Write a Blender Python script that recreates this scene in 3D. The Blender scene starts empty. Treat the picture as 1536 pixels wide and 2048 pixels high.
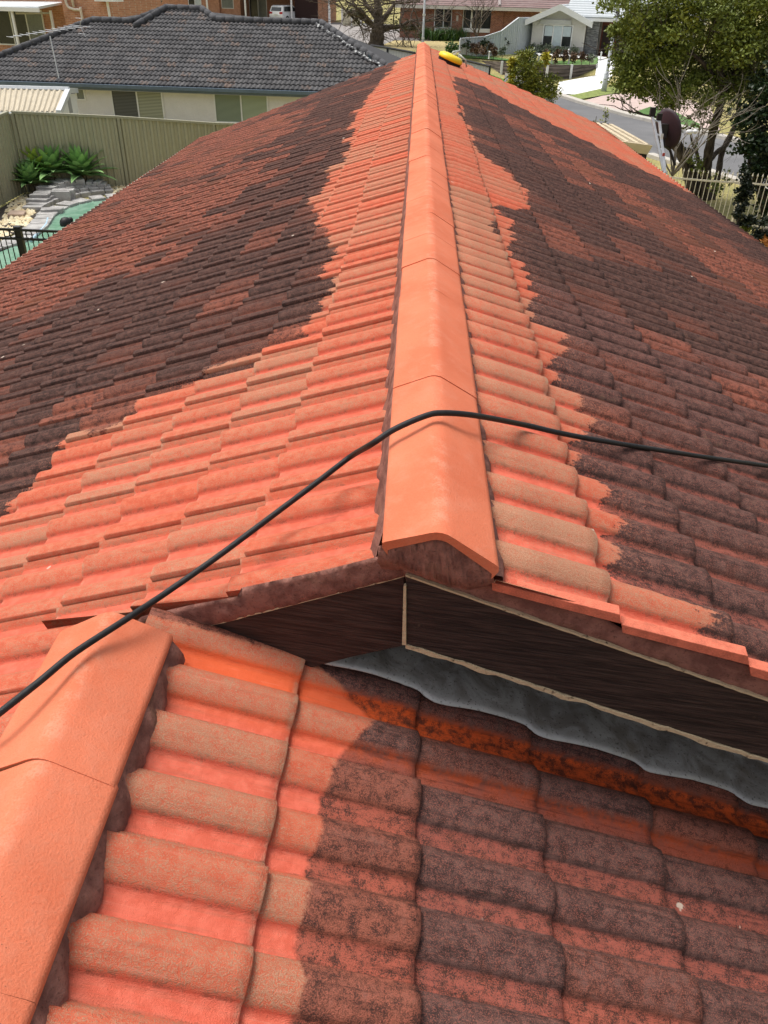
import bpy, bmesh, math, random
import numpy as np
from mathutils import Vector
R_=math.radians
rnd=random.Random(7); nrs=np.random.RandomState(7)
SC=bpy.context.scene; COL=SC.collection
# ------------------------------------------------------------------ camera, sky, sun, exposure
FPX=1576.126; YAW=-0.02536; PIT=0.59015; ROLL=0.02559
CAM=np.array([-0.21161,-1.5434,1.00002])
def _rot():
    cy,sy=math.cos(YAW),math.sin(YAW);cp,sp=math.cos(PIT),math.sin(PIT);cr,sr=math.cos(ROLL),math.sin(ROLL)
    f=np.array([sy*cp,cy*cp,-sp]);r=np.array([cy,-sy,0.]);u=np.cross(r,f)
    return f,r*cr+u*sr,-r*sr+u*cr
FW,RT,UP=_rot()
cd=bpy.data.cameras.new('camera'); cam=bpy.data.objects.new('camera',cd); COL.objects.link(cam)
from mathutils import Matrix
cam.matrix_world=Matrix(((RT[0],UP[0],-FW[0],CAM[0]),(RT[1],UP[1],-FW[1],CAM[1]),(RT[2],UP[2],-FW[2],CAM[2]),(0,0,0,1)))
cd.sensor_fit='VERTICAL'; cd.sensor_height=24; cd.sensor_width=18; cd.lens=24*FPX/2048
cd.clip_start=.05; cd.clip_end=2000
SC.camera=cam
W=bpy.data.worlds.new('World'); SC.world=W; W.use_nodes=True
wn=W.node_tree.nodes; wl=W.node_tree.links
sky=wn.new('ShaderNodeTexSky'); sky.sky_type='NISHITA'; sky.sun_disc=False
SUN_EL,SUN_AZ=66,-65      # degrees; azimuth measured clockwise from +Y
sky.sun_elevation=R_(SUN_EL); sky.sun_rotation=R_(SUN_AZ); sky.air_density=1.0; sky.dust_density=5.0; sky.ozone_density=.6
bg=wn['Background']; hs=wn.new('ShaderNodeHueSaturation'); hs.inputs['Saturation'].default_value=.35   # overcast: a whiter sky
wl.new(sky.outputs[0],hs.inputs['Color']); wl.new(hs.outputs[0],bg.inputs[0]); bg.inputs[1].default_value=.125
sd=bpy.data.lights.new('sun','SUN'); sd.energy=1.6; sd.angle=R_(28); sd.color=(1,.955,.89)
sun=bpy.data.objects.new('sun',sd); COL.objects.link(sun)
_d=Vector((math.sin(R_(SUN_AZ))*math.cos(R_(SUN_EL)),math.cos(R_(SUN_AZ))*math.cos(R_(SUN_EL)),math.sin(R_(SUN_EL))))
sun.rotation_euler=_d.to_track_quat('Z','Y').to_euler()
SC.view_settings.view_transform='Standard'; SC.view_settings.look='None'; SC.view_settings.gamma=1; SC.view_settings.exposure=.58
SC.render.engine='CYCLES'
# ------------------------------------------------------------------ helpers: rays (photo pixels 1536x2048 -> directions used to measure the place)
def ray(q): return FW+RT*((q[0]-768)/FPX)-UP*((q[1]-1024)/FPX)
def atY(q,Y):
    r=ray(q); return CAM+r*((Y-CAM[1])/r[1])
def atZ(q,z):
    r=ray(q); return CAM+r*((z-CAM[2])/r[2])
def onpl(q,n,d):
    r=ray(q); return CAM+r*((d-np.dot(n,CAM))/np.dot(n,r))
def gz(x,y): return float(np.interp(y,[-50,50,57,62,110,200,900],[-4.,-4.,-3.7,-2.95,-2.9,-1.,12.]))
def gnd(q):
    z=-4.
    for _ in range(30):
        P=atZ(q,z); z=.5*z+.5*gz(P[0],P[1])
    return atZ(q,z)
def ztop(b,q):           # height of the point over base b seen at pixel q
    r=ray(q); v=np.array(b[:2])-CAM[:2]; t=np.dot(v,r[:2])/np.dot(r[:2],r[:2]); return CAM[2]+t*r[2]
# ------------------------------------------------------------------ helpers: nodes
def S(h):                # sRGB 0-255 -> linear
    return tuple(((c/255)/12.92 if c/255<=.04045 else ((c/255+.055)/1.055)**2.4) for c in h)
class NT:
    def __init__(s,name):
        s.m=bpy.data.materials.new(name); s.m.use_nodes=True; s.t=s.m.node_tree; s.N=s.t.nodes; s.L=s.t.links
        s.b=s.N['Principled BSDF']; s.b.inputs['Roughness'].default_value=.8; s.b.inputs['Specular IOR Level'].default_value=.3
    def inp(s,sock,v):
        if hasattr(v,'is_linked') or hasattr(v,'links'): s.L.new(v,sock)
        elif isinstance(v,(tuple,list)): sock.default_value=tuple(v)+((1,) if len(v)==3 and len(sock.default_value)==4 else ())
        else: sock.default_value=v
    def math(s,op,a,b=0.,c=0.,clamp=False):
        n=s.N.new('ShaderNodeMath'); n.operation=op; n.use_clamp=clamp
        for i,v in enumerate((a,b,c)): s.inp(n.inputs[i],v)
        return n.outputs[0]
    def mix(s,f,a,b,mode='MIX'):
        n=s.N.new('ShaderNodeMix'); n.data_type='RGBA'; n.blend_type=mode
        s.inp(n.inputs[0],f); s.inp(n.inputs[6],a); s.inp(n.inputs[7],b); return n.outputs[2]
    def ramp(s,f,lo,hi):  # smoothstep lo..hi
        n=s.N.new('ShaderNodeMapRange'); n.interpolation_type='SMOOTHSTEP'
        s.inp(n.inputs[0],f); n.inputs[1].default_value=lo; n.inputs[2].default_value=hi; return n.outputs[0]
    def coord(s,kind='Object'):
        return s.N.new('ShaderNodeTexCoord').outputs[kind]
    def scale(s,vec,sc):
        n=s.N.new('ShaderNodeMapping'); s.L.new(vec,n.inputs[0]); n.inputs['Scale'].default_value=sc; return n.outputs[0]
    def noise(s,sc,det=3.,rough=.6,vec=None,dist=0.):
        n=s.N.new('ShaderNodeTexNoise'); n.inputs['Scale'].default_value=sc; n.inputs['Detail'].default_value=det; n.inputs['Roughness'].default_value=rough; n.inputs['Distortion'].default_value=dist
        s.L.new(vec if vec is not None else s.coord(),n.inputs['Vector']); return n.outputs[0]
    def voro(s,sc,vec=None,feat='F1'):
        n=s.N.new('ShaderNodeTexVoronoi'); n.inputs['Scale'].default_value=sc; n.feature=feat
        s.L.new(vec if vec is not None else s.coord(),n.inputs['Vector']); return n
    def attr(s,name):
        n=s.N.new('ShaderNodeAttribute'); n.attribute_name=name; return n.outputs['Fac']
    def obrand(s): return s.N.new('ShaderNodeObjectInfo').outputs['Random']
    def bump(s,h,st=.3,dist=.01,prev=None):
        n=s.N.new('ShaderNodeBump'); n.inputs['Strength'].default_value=st; n.inputs['Distance'].default_value=dist
        s.L.new(h,n.inputs['Height'])
        if prev is not None: s.L.new(prev,n.inputs['Normal'])
        return n.outputs[0]
    def out(s,col=None,rough=None,nrm=None,metal=None,spec=None):
        for k,v in (('Base Color',col),('Roughness',rough),('Normal',nrm),('Metallic',metal),('Specular IOR Level',spec)):
            if v is not None: s.inp(s.b.inputs[k],v)
        return s.m
MATS={}
def flat(name,col,rough=.7,var=.12,nsc=8.,bump=0.,metal=0.,spec=.3):
    """plain surface with mottled colour of its own"""
    if name in MATS: return MATS[name]
    t=NT(name); n=t.noise(nsc,4); f=t.noise(nsc*9,3)
    lo=tuple(c*(1-var) for c in col); hi=tuple(min(1,c*(1+var)) for c in col)
    c=t.mix(t.ramp(t.math('ADD',t.math('MULTIPLY',n,.6),t.math('MULTIPLY',f,.4)),.3,.7),lo,hi)
    nr=t.bump(f,bump,.02) if bump else None
    MATS[name]=t.out(c,rough,nr,metal,spec); return MATS[name]
# ------------------------------------------------------------------ helpers: objects
def tag(o,label=None,cat=None,group=None,kind=None):
    if label: o['label']=label
    if cat: o['category']=cat
    if group: o['group']=group
    if kind: o['kind']=kind
    return o
def empty(name,loc,label=None,cat=None,group=None):
    o=bpy.data.objects.new(name,None); COL.objects.link(o); o.location=tuple(float(v) for v in loc); o.empty_display_size=.2
    return tag(o,label,cat,group)
def link(name,me,mat,parent=None,world=True):
    """mesh given in world coordinates; parented without moving"""
    o=bpy.data.objects.new(name,me); COL.objects.link(o)
    if mat is not None and len(me.materials)==0: me.materials.append(mat)
    if parent is not None:
        o.parent=parent
        if world: o.matrix_parent_inverse=PW(parent).inverted()
    return o
def PW(p):
    m=p.matrix_basis.copy()
    if p.parent: m=PW(p.parent)@p.matrix_parent_inverse@m
    return m
def mesh(name,V,F,smooth=False):
    me=bpy.data.meshes.new(name); me.from_pydata([tuple(map(float,v)) for v in V],[],F); me.update()
    if smooth: me.polygons.foreach_set('use_smooth',[True]*len(me.polygons))
    return me
def npmesh(name,V,Q,smooth=True,attrs={}):
    """V (n,3), Q (m,k) numpy"""
    me=bpy.data.meshes.new(name); n=len(V); m,k=Q.shape
    me.vertices.add(n); me.vertices.foreach_set('co',np.ascontiguousarray(V,dtype=np.float32).ravel())
    me.loops.add(m*k); me.loops.foreach_set('vertex_index',Q.astype(np.int32).ravel())
    me.polygons.add(m); me.polygons.foreach_set('loop_start',np.arange(0,m*k,k,dtype=np.int32)); me.polygons.foreach_set('loop_total',np.full(m,k,dtype=np.int32))
    me.update(calc_edges=True)
    me.polygons.foreach_set('use_smooth',np.full(m,bool(smooth)))
    for a,v in attrs.items():
        at=me.attributes.new(a,'FLOAT','POINT'); at.data.foreach_set('value',np.ascontiguousarray(v,dtype=np.float32).ravel())
    return me
class MB:
    """collects boxes, bars and tubes into one mesh"""
    def __init__(s): s.V=[]; s.F=[]
    def add(s,V,F):
        o=len(s.V); s.V+= [np.array(v,float) for v in V]; s.F+=[tuple(i+o for i in f) for f in F]; return s
    def hexa(s,P):   # 8 points: bottom 4, top 4
        return s.add(P,[(3,2,1,0),(4,5,6,7),(0,1,5,4),(1,2,6,5),(2,3,7,6),(3,0,4,7)])
    def box(s,lo,hi):
        x0,y0,z0=lo;x1,y1,z1=hi
        return s.hexa([(x0,y0,z0),(x1,y0,z0),(x1,y1,z0),(x0,y1,z0),(x0,y0,z1),(x1,y0,z1),(x1,y1,z1),(x0,y1,z1)])
    def prism(s,poly,vec):   # polygon (list of 3d) extruded by vec
        n=len(poly); v=np.array(vec,float); P=[np.array(p,float) for p in poly]
        return s.add(P+[p+v for p in P],[tuple(range(n-1,-1,-1)),tuple(range(n,2*n))]+[(i,(i+1)%n,n+(i+1)%n,n+i) for i in range(n)])
    def tube(s,pts,rad,k=8,cap=True):
        pts=[np.array(p,float) for p in pts]; n=len(pts); rad=rad if hasattr(rad,'__len__') else [rad]*n
        o=len(s.V); nrm=None
        for i,p in enumerate(pts):
            t=pts[min(i+1,n-1)]-pts[max(i-1,0)]; t/=np.linalg.norm(t)+1e-12
            if nrm is None:
                a=np.array([0,0,1.]) if abs(t[2])<.9 else np.array([1.,0,0]); nrm=np.cross(t,a)
            nrm=nrm-t*np.dot(nrm,t); nrm/=np.linalg.norm(nrm)+1e-12; b=np.cross(t,nrm)
            for j in range(k):
                a=2*math.pi*j/k; s.V.append(p+rad[i]*(math.cos(a)*nrm+math.sin(a)*b))
        for i in range(n-1):
            for j in range(k): s.F.append((o+i*k+j,o+i*k+(j+1)%k,o+(i+1)*k+(j+1)%k,o+(i+1)*k+j))
        if cap: s.F.append(tuple(o+j for j in range(k-1,-1,-1))); s.F.append(tuple(o+(n-1)*k+j for j in range(k)))
        return s
    def lathe(s,c,prof,k=16,ax=None):   # prof list of (r,h) along axis
        c=np.array(c,float); ax=np.array(ax if ax is not None else (0,0,1),float); ax/=np.linalg.norm(ax)
        a=np.array([1.,0,0]) if abs(ax[0])<.8 else np.array([0,1.,0]); e1=np.cross(ax,a); e1/=np.linalg.norm(e1); e2=np.cross(ax,e1); o=len(s.V)
        for r,h in prof:
            for j in range(k):
                t=2*math.pi*j/k; s.V.append(c+ax*h+r*(math.cos(t)*e1+math.sin(t)*e2))
        n=len(prof)
        for i in range(n-1):
            for j in range(k): s.F.append((o+i*k+j,o+i*k+(j+1)%k,o+(i+1)*k+(j+1)%k,o+(i+1)*k+j))
        s.F.append(tuple(o+j for j in range(k-1,-1,-1))); s.F.append(tuple(o+(n-1)*k+j for j in range(k)))
        return s
    def build(s,name,mat,parent=None,smooth=False,bevel=0.,auto=None):
        me=mesh(name,s.V,s.F,smooth); o=link(name,me,mat,parent)
        if bevel:
            b=o.modifiers.new('bevel','BEVEL'); b.width=bevel; b.segments=2; b.limit_method='ANGLE'
        return o
def catmull(P,n=8):
    P=[np.array(p,float) for p in P]; P=[2*P[0]-P[1]]+P+[2*P[-1]-P[-2]]; out=[]
    for i in range(1,len(P)-2):
        for t in np.linspace(0,1,n,endpoint=False):
            a,b,c,d=P[i-1:i+3]; out.append(.5*((2*b)+(c-a)*t+(2*a-5*b+4*c-d)*t*t+(-a+3*b-3*c+d)*t**3))
    out.append(P[-2]); return out
def sdist(X,Y,poly):
    """signed distance to polygon, + inside"""
    P=np.array(poly,float); n=len(P); d=np.full(X.shape,1e9); ins=np.zeros(X.shape,bool)
    for i in range(n):
        a=P[i];b=P[(i+1)%n];e=b-a;L=np.dot(e,e)+1e-12
        t=np.clip(((X-a[0])*e[0]+(Y-a[1])*e[1])/L,0,1); d=np.minimum(d,np.hypot(X-a[0]-t*e[0],Y-a[1]-t*e[1]))
        c=((a[1]>Y)!=(b[1]>Y)); xx=e[0]*(Y-a[1])/(e[1] if abs(e[1])>1e-12 else 1e-12)+a[0]; ins^=(c&(X<xx))
    return np.where(ins,d,-d)
# ------------------------------------------------------------------ the tiled roof: measured planes
TL,TR,TLo=.35371,.34772,.35186; DZ=-.57252
HB=-.052                       # tile bed level below the crest plane
def roof_pt(side,s,y,h):
    th,sg,z0=dict(L=(TL,-1,0),R=(TR,1,0),B=(TLo,1,DZ))[side]
    return np.stack([sg*s*math.cos(th)+h*sg*math.sin(th),y+0*s,z0-s*math.sin(th)+h*math.cos(th)],-1)
def rake_y(x): return -.16-.147*(x+.13)
def prof_v(v):
    """height over one 0.30 m tile (two rolls, two pans), 0..1"""
    v=np.asarray(v); 
    def roll(a,b,c,d): # rises a-b, falls c-d
        up=np.clip((v-a)/(b-a),0,1); dn=np.clip((d-v)/(d-c),0,1); k=np.minimum(up,dn); return np.sin(k*math.pi/2)**1.1
    def bump_(d,half):   # d distance from the crease, half width of the roll
        fl=np.clip(d/.009,0,1); q=np.clip(d/half,0,1); return .30*fl*fl*(3-2*fl)+.70*np.sin(q*math.pi/2)*(d>0)
    r1=bump_(.088-v,.06)*(.86+.14*np.clip(v/.03,0,1)); r2=bump_(np.minimum(v-.136,.238-v),.051); r3=bump_(v-.272,.05)*.97
    return np.maximum.reduce([r1,r2,r3])
VN=np.array([0,0,.006,.014,.024,.034,.044,.055,.066,.074,.079,.0835,.088,.1,.12,.133,.136,.1405,.145,.149,.155,.165,.176,.186,.197,.208,.218,.225,.2295,.234,.238,.25,.265,.272,.277,.284,.290,.2962])
VF=np.array([0,0,.01,.03,.055,.075,.086,.136,.145,.16,.182,.205,.225,.237,.271,.28,.2962])
def tile_field(name,frame,tiles,exposure,mat,parent,attrfn,clamp=None,lod=None,Wt=.3,H=.033,T=.027,thk=.020,TLEN=.40,under=-.1,vdir=1,jit=1.):
    """tiles: list of (s_drip,y_lap). frame(s,y,h)->xyz. v runs vdir from the lap line"""
    out={}
    for lv,(VV,UU) in {0:(VN,[(1.0,-1,0.),(1.,-.15,0.),(1.,-.15,1.),(.993,0,1.),(.93,0,1.),(.6,0,1.),(.3,0,1.),(0.,0,1.)]),1:(VF,[(1.0,-1,0.),(1.,-.12,1.),(.97,0,1.),(.5,0,1.),(0.,0,1.)])}.items():
        tl=[t for t in tiles if (lod(t) if lod else 0)==lv]
        if not tl: continue
        A=np.array(tl); n=len(A); nv=len(VV); nu=len(UU)
        u=np.array([x[0] for x in UU]); fd=np.array([x[1] for x in UU])
        pr=prof_v(VV); edge=np.zeros(nv); edge[0]=-.020; edge[-1]=0
        rid=nrs.rand(n); js=nrs.normal(0,.0028,n)*jit; jh=nrs.normal(0,.0012,n)*jit; jt=nrs.normal(0,.0014,n)*jit
        s=A[:,0][:,None,None]+js[:,None,None]-(1-u)[None,:,None]*TLEN+0*VV[None,None,:]
        y=A[:,1][:,None,None]+vdir*VV[None,None,:]*(Wt/.3)+0*s
        h=HB+jh[:,None,None]+T*u[None,:,None]*1.0+H*pr[None,None,:]+edge[None,None,:]+fd[None,:,None]*thk+jt[:,None,None]*(VV[None,None,:]/.15-1)
        h=np.where((VV>.25)[None,None,:]&(pr>.2)[None,None,:],h-.009,h)
        # rounded nose of the rolls at the drip edge
        if clamp is not None: s,y,h=clamp(s,y,h)
        P=frame(s,y,h).reshape(-1,3)
        idx=np.arange(n*nu*nv).reshape(n,nu,nv)
        q=np.stack([idx[:,:-1,:-1],idx[:,1:,:-1],idx[:,1:,1:],idx[:,:-1,1:]],-1).reshape(-1,4)
        at={'prof':np.broadcast_to(pr,(n,nu,nv)),'rand':np.broadcast_to(rid[:,None,None],(n,nu,nv)),'uu':np.broadcast_to((s-A[:,0][:,None,None])/exposure+1,(n,nu,nv)),'vv':np.broadcast_to(VV/.3,(n,nu,nv))}
        at.update(attrfn(s,y,rid,A))
        # drop collapsed faces
        a=P[q]; ar=np.linalg.norm(np.cross(a[:,2]-a[:,0],a[:,3]-a[:,1]),axis=1); q=q[ar>2e-7]
        nn=np.cross(a[0,2]-a[0,0],a[0,3]-a[0,1])
        fl=(np.mean(np.cross(a[:,2]-a[:,0],a[:,3]-a[:,1])[:,2])<0)
        if fl: q=q[:,::-1]
        out[lv]=(P,q,at)
    # join lods
    V=[];Q=[];AT={};o=0
    for P,q,at in out.values():
        V.append(P);Q.append(q+o);o+=len(P)
        for k,v in at.items(): AT.setdefault(k,[]).append(np.ascontiguousarray(np.broadcast_to(v,v.shape)).reshape(-1))
    me=npmesh(name,np.concatenate(V),np.concatenate(Q),True,{k:np.concatenate(v) for k,v in AT.items()})
    o=link(name,me,mat,parent)
    return o
# ---- roof materials
ORANGE=S((228,100,66))
def mat_tiles():
    t=NT('weathered_roof_tile')
    prof,rand,clean,dark,prot,worn,vv,uu=[t.attr(a) for a in ('prof','rand','clean','dark','prot','worn','vv','uu')]
    nf=t.noise(420,2,.5); ng=t.noise(150,3,.6); nm=t.noise(38,3,.6); nb=t.noise(7,3,.55)
    grain=t.math('ADD',t.math('MULTIPLY',nf,.68),t.math('MULTIPLY',ng,.32))
    # cleaned paint
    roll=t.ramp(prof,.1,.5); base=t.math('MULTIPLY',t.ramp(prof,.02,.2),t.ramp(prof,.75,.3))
    pan=t.mix(t.ramp(nm,.35,.65),(.57,.115,.068),(.65,.150,.094))
    cr=t.mix(t.ramp(nm,.3,.7),(.49,.095,.048),(.57,.128,.068))
    col=t.mix(roll,pan,cr)
    sand=t.mix(t.ramp(nf,.35,.65),(.27,.150,.088),(.41,.245,.155))
    wm=t.ramp(t.math('ADD',t.math('ADD',t.math('MULTIPLY',roll,.55),t.math('MULTIPLY',worn,.75)),t.math('MULTIPLY',t.math('SUBTRACT',t.math('ADD',t.math('MULTIPLY',grain,1.3),t.math('MULTIPLY',nm,.35)),.82),1.9)),.55,1.25)
    col=t.mix(t.math('MULTIPLY',wm,.85),col,sand)
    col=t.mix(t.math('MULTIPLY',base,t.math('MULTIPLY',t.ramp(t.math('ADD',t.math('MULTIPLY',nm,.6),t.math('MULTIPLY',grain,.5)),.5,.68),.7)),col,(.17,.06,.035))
    sp=t.voro(70); pit=t.math('MULTIPLY',t.ramp(sp.outputs['Distance'],.085,.05),t.ramp(t.noise(5,2),.5,.62))
    col=t.mix(t.math('MULTIPLY',pit,.6),col,(.12,.03,.02))
    # lichen and soot
    pr_=t.attr('panred'); gl=t.ramp(t.math('ADD',t.math('MULTIPLY',grain,.55),t.math('MULTIPLY',nm,.5)),.40,.66); dk=t.mix(pr_,t.mix(gl,(.024,.0145,.012),(.098,.050,.038)),t.mix(gl,(.050,.029,.026),(.160,.084,.070)))
    rb=t.mix(gl,(.066,.031,.024),(.34,.108,.066))
    og=t.mix(gl,(.13,.05,.028),(.31,.10,.055))
    f=t.math('ADD',t.math('ADD',t.math('MULTIPLY',dark,1.),t.math('MULTIPLY',t.math('SUBTRACT',rand,.5),.95)),t.math('MULTIPLY',t.math('SUBTRACT',nm,.5),1.0))
    f=t.math('ADD',f,t.math('MULTIPLY',t.math('SUBTRACT',nb,.5),.5))
    f=t.math('ADD',f,t.math('MULTIPLY',t.math('SUBTRACT',prof,.4),.22))
    dirt=t.mix(t.ramp(f,.15,.75),t.mix(t.ramp(rand,.55,.9),rb,og),dk)
    pinkish=t.math('MULTIPLY',t.ramp(prof,.3,.0),t.math('MULTIPLY',t.ramp(t.math('ADD',grain,t.math('MULTIPLY',nm,.5)),.62,.84),t.attr('panred')))
    dirt=t.mix(t.math('MULTIPLY',pinkish,.68),dirt,(.40,.095,.062))
    rr_=t.math('MULTIPLY',t.ramp(prof,.3,.6),t.math('MULTIPLY',t.ramp(grain,.50,.60),t.attr('panred'))); dirt=t.mix(t.math('MULTIPLY',rr_,.5),dirt,(.34,.10,.07))
    green=t.math('MULTIPLY',t.ramp(nb,.58,.75),t.ramp(nm,.5,.7)); dirt=t.mix(t.math('MULTIPLY',green,.3),dirt,(.12,.10,.05))
    # sheltered strip under the barge
    pc=t.mix(t.ramp(t.math('ADD',t.math('MULTIPLY',nm,.7),t.math('MULTIPLY',grain,.5)),.50,.72),(.62,.095,.020),(.11,.028,.014))
    pf=t.math('MULTIPLY',t.ramp(prot,.25,.7),t.ramp(prof,.75,.25)); dirt=t.mix(t.math('MULTIPLY',pf,.95),dirt,pc)
    col=t.mix(t.math('MULTIPLY',pf,t.math('MULTIPLY',.6,1.)),col,(.74,.12,.024))
    cv=t.N.new('ShaderNodeCombineXYZ'); t.inp(cv.inputs[0],t.math('MULTIPLY',uu,1.1)); t.inp(cv.inputs[1],t.math('MULTIPLY',vv,17.)); t.inp(cv.inputs[2],t.math('MULTIPLY',rand,57.))
    stk=t.noise(1.6,4,.65,cv.outputs[0]); sd_=t.ramp(stk,.50,.72)
    dirt=t.mix(t.math('MULTIPLY',sd_,.55),dirt,(.022,.014,.012)); dirt=t.mix(t.math('MULTIPLY',t.ramp(stk,.42,.26),.35),dirt,(.26,.10,.065))
    col=t.mix(t.math('MULTIPLY',sd_,.30),col,(.22,.11,.07)); col=t.mix(t.math('MULTIPLY',t.ramp(stk,.40,.25),.25),col,(.66,.30,.21))
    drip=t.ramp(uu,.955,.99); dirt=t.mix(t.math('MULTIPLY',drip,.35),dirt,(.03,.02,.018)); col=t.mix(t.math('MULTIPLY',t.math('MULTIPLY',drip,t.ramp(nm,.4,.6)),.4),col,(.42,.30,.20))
    # wash edge
    e=t.math('ADD',clean,t.math('MULTIPLY',t.attr('fray'),t.math('ADD',t.math('MULTIPLY',t.math('SUBTRACT',nm,.5),.11),t.math('MULTIPLY',t.math('SUBTRACT',ng,.5),.07))))
    e=t.math('ADD',e,t.math('MULTIPLY',t.math('SUBTRACT',prof,.5),t.math('MULTIPLY',t.attr('fray'),.05)))
    e=t.math('ADD',e,t.math('MULTIPLY',t.math('SUBTRACT',stk,.5),t.math('MULTIPLY',t.attr('fray'),.10)))
    cf=t.ramp(e,-.006,.008)
    spill=t.math('MULTIPLY',t.ramp(e,-.14,.0),t.ramp(ng,.52,.66)); cf=t.math('MAXIMUM',cf,t.math('MULTIPLY',t.math('MULTIPLY',spill,t.attr('fray')),.6))
    dirt=t.mix(0.,dirt,dirt)
    res=t.mix(cf,dirt,col)
    vs=t.voro(5.5); spk=t.math('MULTIPLY',t.ramp(vs.outputs['Distance'],.075,.055),t.ramp(t.noise(31,2),.5,.56)); res=t.mix(t.math('MULTIPLY',spk,t.ramp(rand,.55,.6)),res,(.52,.42,.34))
    hb=t.math('ADD',t.math('MULTIPLY',nf,.65),t.math('MULTIPLY',ng,.35))
    n1=t.bump(hb,.6,.006); n2=t.bump(nm,.12,.006,n1)
    rough=t.mix(cf,(.62,.62,.62),(.8,.8,.8))
    return t.out(res,.85,n2,spec=.14)
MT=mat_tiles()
def mat_cap():
    t=NT('painted_ridge_cap'); ng=t.noise(220,3,.6); nm=t.noise(18,4,.6); nb=t.noise(3.2,3,.5)
    c=t.mix(t.ramp(nb,.35,.65),(.58,.150,.075),(.66,.190,.100))
    c=t.mix(t.math('MULTIPLY',t.ramp(nm,.45,.75),.45),c,(.64,.23,.14))
    crest=t.attr('crest'); ck=t.math('MULTIPLY',t.ramp(crest,.55,1.),t.ramp(t.math('ADD',nm,t.math('MULTIPLY',ng,.6)),.72,1.0))
    c=t.mix(t.math('MULTIPLY',ck,.38),c,(.58,.33,.22))
    sp=t.voro(60); pit=t.math('MULTIPLY',t.ramp(sp.outputs['Distance'],.075,.045),t.ramp(t.noise(4,2),.46,.6)); c=t.mix(t.math('MULTIPLY',pit,.75),c,(.08,.025,.015))
    c=t.mix(t.math('MULTIPLY',t.ramp(ng,.5,.72),.32),c,(.52,.20,.12)); c=t.mix(t.math('MULTIPLY',t.ramp(ng,.48,.3),.25),c,(.50,.10,.045)); c=t.mix(t.math('MULTIPLY',t.ramp(t.noise(6,4,.7),.52,.75),.35),c,(.54,.20,.12))
    return t.out(c,.85,t.bump(ng,.45,.004,t.bump(nm,.2,.012)),spec=.12)
MC=mat_cap()
def mat_mortar():
    t=NT('stained_bedding_mortar'); ng=t.noise(160,4,.65); nm=t.noise(22,4,.6)
    c=t.mix(t.ramp(nm,.35,.65),(.17,.075,.06),(.29,.135,.105)); c=t.mix(t.math('MULTIPLY',t.ramp(ng,.55,.7),.5),c,(.03,.018,.012))
    c=t.mix(t.math('MULTIPLY',t.ramp(t.noise(9,3),.55,.75),.35),c,(.10,.075,.03))
    return t.out(c,.95,t.bump(ng,.4,.008,t.bump(nm,.2,.015)),spec=.1)
MM=mat_mortar()
def mat_board():
    t=NT('dark_stained_timber'); co=t.coord(); g=t.noise(1.,4,.6,t.scale(co,(6,30,150)),.6); k=t.noise(9,3)
    c=t.mix(t.ramp(g,.35,.7),(.012,.008,.0075),(.055,.034,.028)); c=t.mix(t.math('MULTIPLY',t.ramp(k,.6,.75),t.ramp(t.noise(80,3),.5,.65)),c,(.075,.055,.04))
    return t.out(c,.55,t.bump(g,.5,.006),spec=.35)
MBRD=mat_board()
def mat_raw():
    t=NT('chipped_raw_edge'); n=t.noise(60,4); c=t.mix(t.ramp(n,.28,.42),(.12,.08,.05),(.52,.40,.25)); return t.out(c,.9,t.bump(n,.5,.01))
MRAW=mat_raw()
def mat_lead():
    t=NT('weathered_lead'); nm=t.noise(11,4,.6,dist=.8); ng=t.noise(130,3,.6); ed=t.attr('edge')
    c=t.mix(t.ramp(nm,.35,.7),(.24,.215,.19),(.46,.445,.425)); c=t.mix(t.math('MULTIPLY',t.ramp(ed,.2,1.),.8),c,(.50,.49,.475))  # mottled grey lead; sky sheen along the lower edge put into the colour
    c=t.mix(t.math('MULTIPLY',t.ramp(ng,.58,.68),.6),c,(.05,.035,.025)); c=t.mix(t.math('MULTIPLY',t.ramp(t.noise(5,3),.6,.72),.5),c,(.17,.12,.07))
    return t.out(c,.55,t.bump(nm,.35,.012,t.bump(ng,.15,.004)),.25)
MLEAD=mat_lead()
M_under=flat('sarking',(.045,.024,.019),.9)
# ---- our house
house=empty('tiled_house',(0,6,-4),'long brick-red tiled house roof filling the foreground, partly pressure-washed to bright orange','house')
FAR=16.25
def eaveL(y): return 5.05-.0214*y
def eaveR(y): return 3.81-.0443*(y-7.8)
LB=[(-2.6,.2),(-1.95,.62),(-1.685,.823),(-1.658,.896),(-1.676,1.07),(-1.66,1.284),(-1.61,1.38),(-1.417,1.27),(-1.312,1.451),(-1.215,1.507),(-1.051,1.566),(-.945,1.591),(-.825,1.661),(-.676,1.537),(-.661,1.755),(-.627,2.05),(-.669,2.563),(-.666,2.933),(-.728,3.573),(-.842,3.73),(-.941,4.948),(-.854,6.294),(-.936,8.378),(-.933,11.321),(-.70,13.5),(-.62,16.0),(-.5,18)]
CLEAN_L=LB+[(1,18),(1,-5),(-2.6,-5)]
RB=[(.75,-1),(.51,-.305),(.535,-.133),(.381,-.102),(.338,-.05),(.323,.021),(.358,.15),(.365,.273),(.317,.4),(.39,.7),(.377,.908),(.331,1.074),(.402,1.538),(.321,1.564),(.321,2.011),(.31,2.752),(.312,3.068),(.389,3.25),(.326,3.58),(.605,4.002),(.607,4.632),(.322,5.523),(.27,7.096),(.305,11.941),(.79,12.7),(1.1,11.9),(1.4,11.6),(1.9,11.3),(2.6,10.8),(3.3,10.4),(4.5,9.9)]
CLEAN_R=RB+[(6,18),(-1,18),(-1,-1)]
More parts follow.
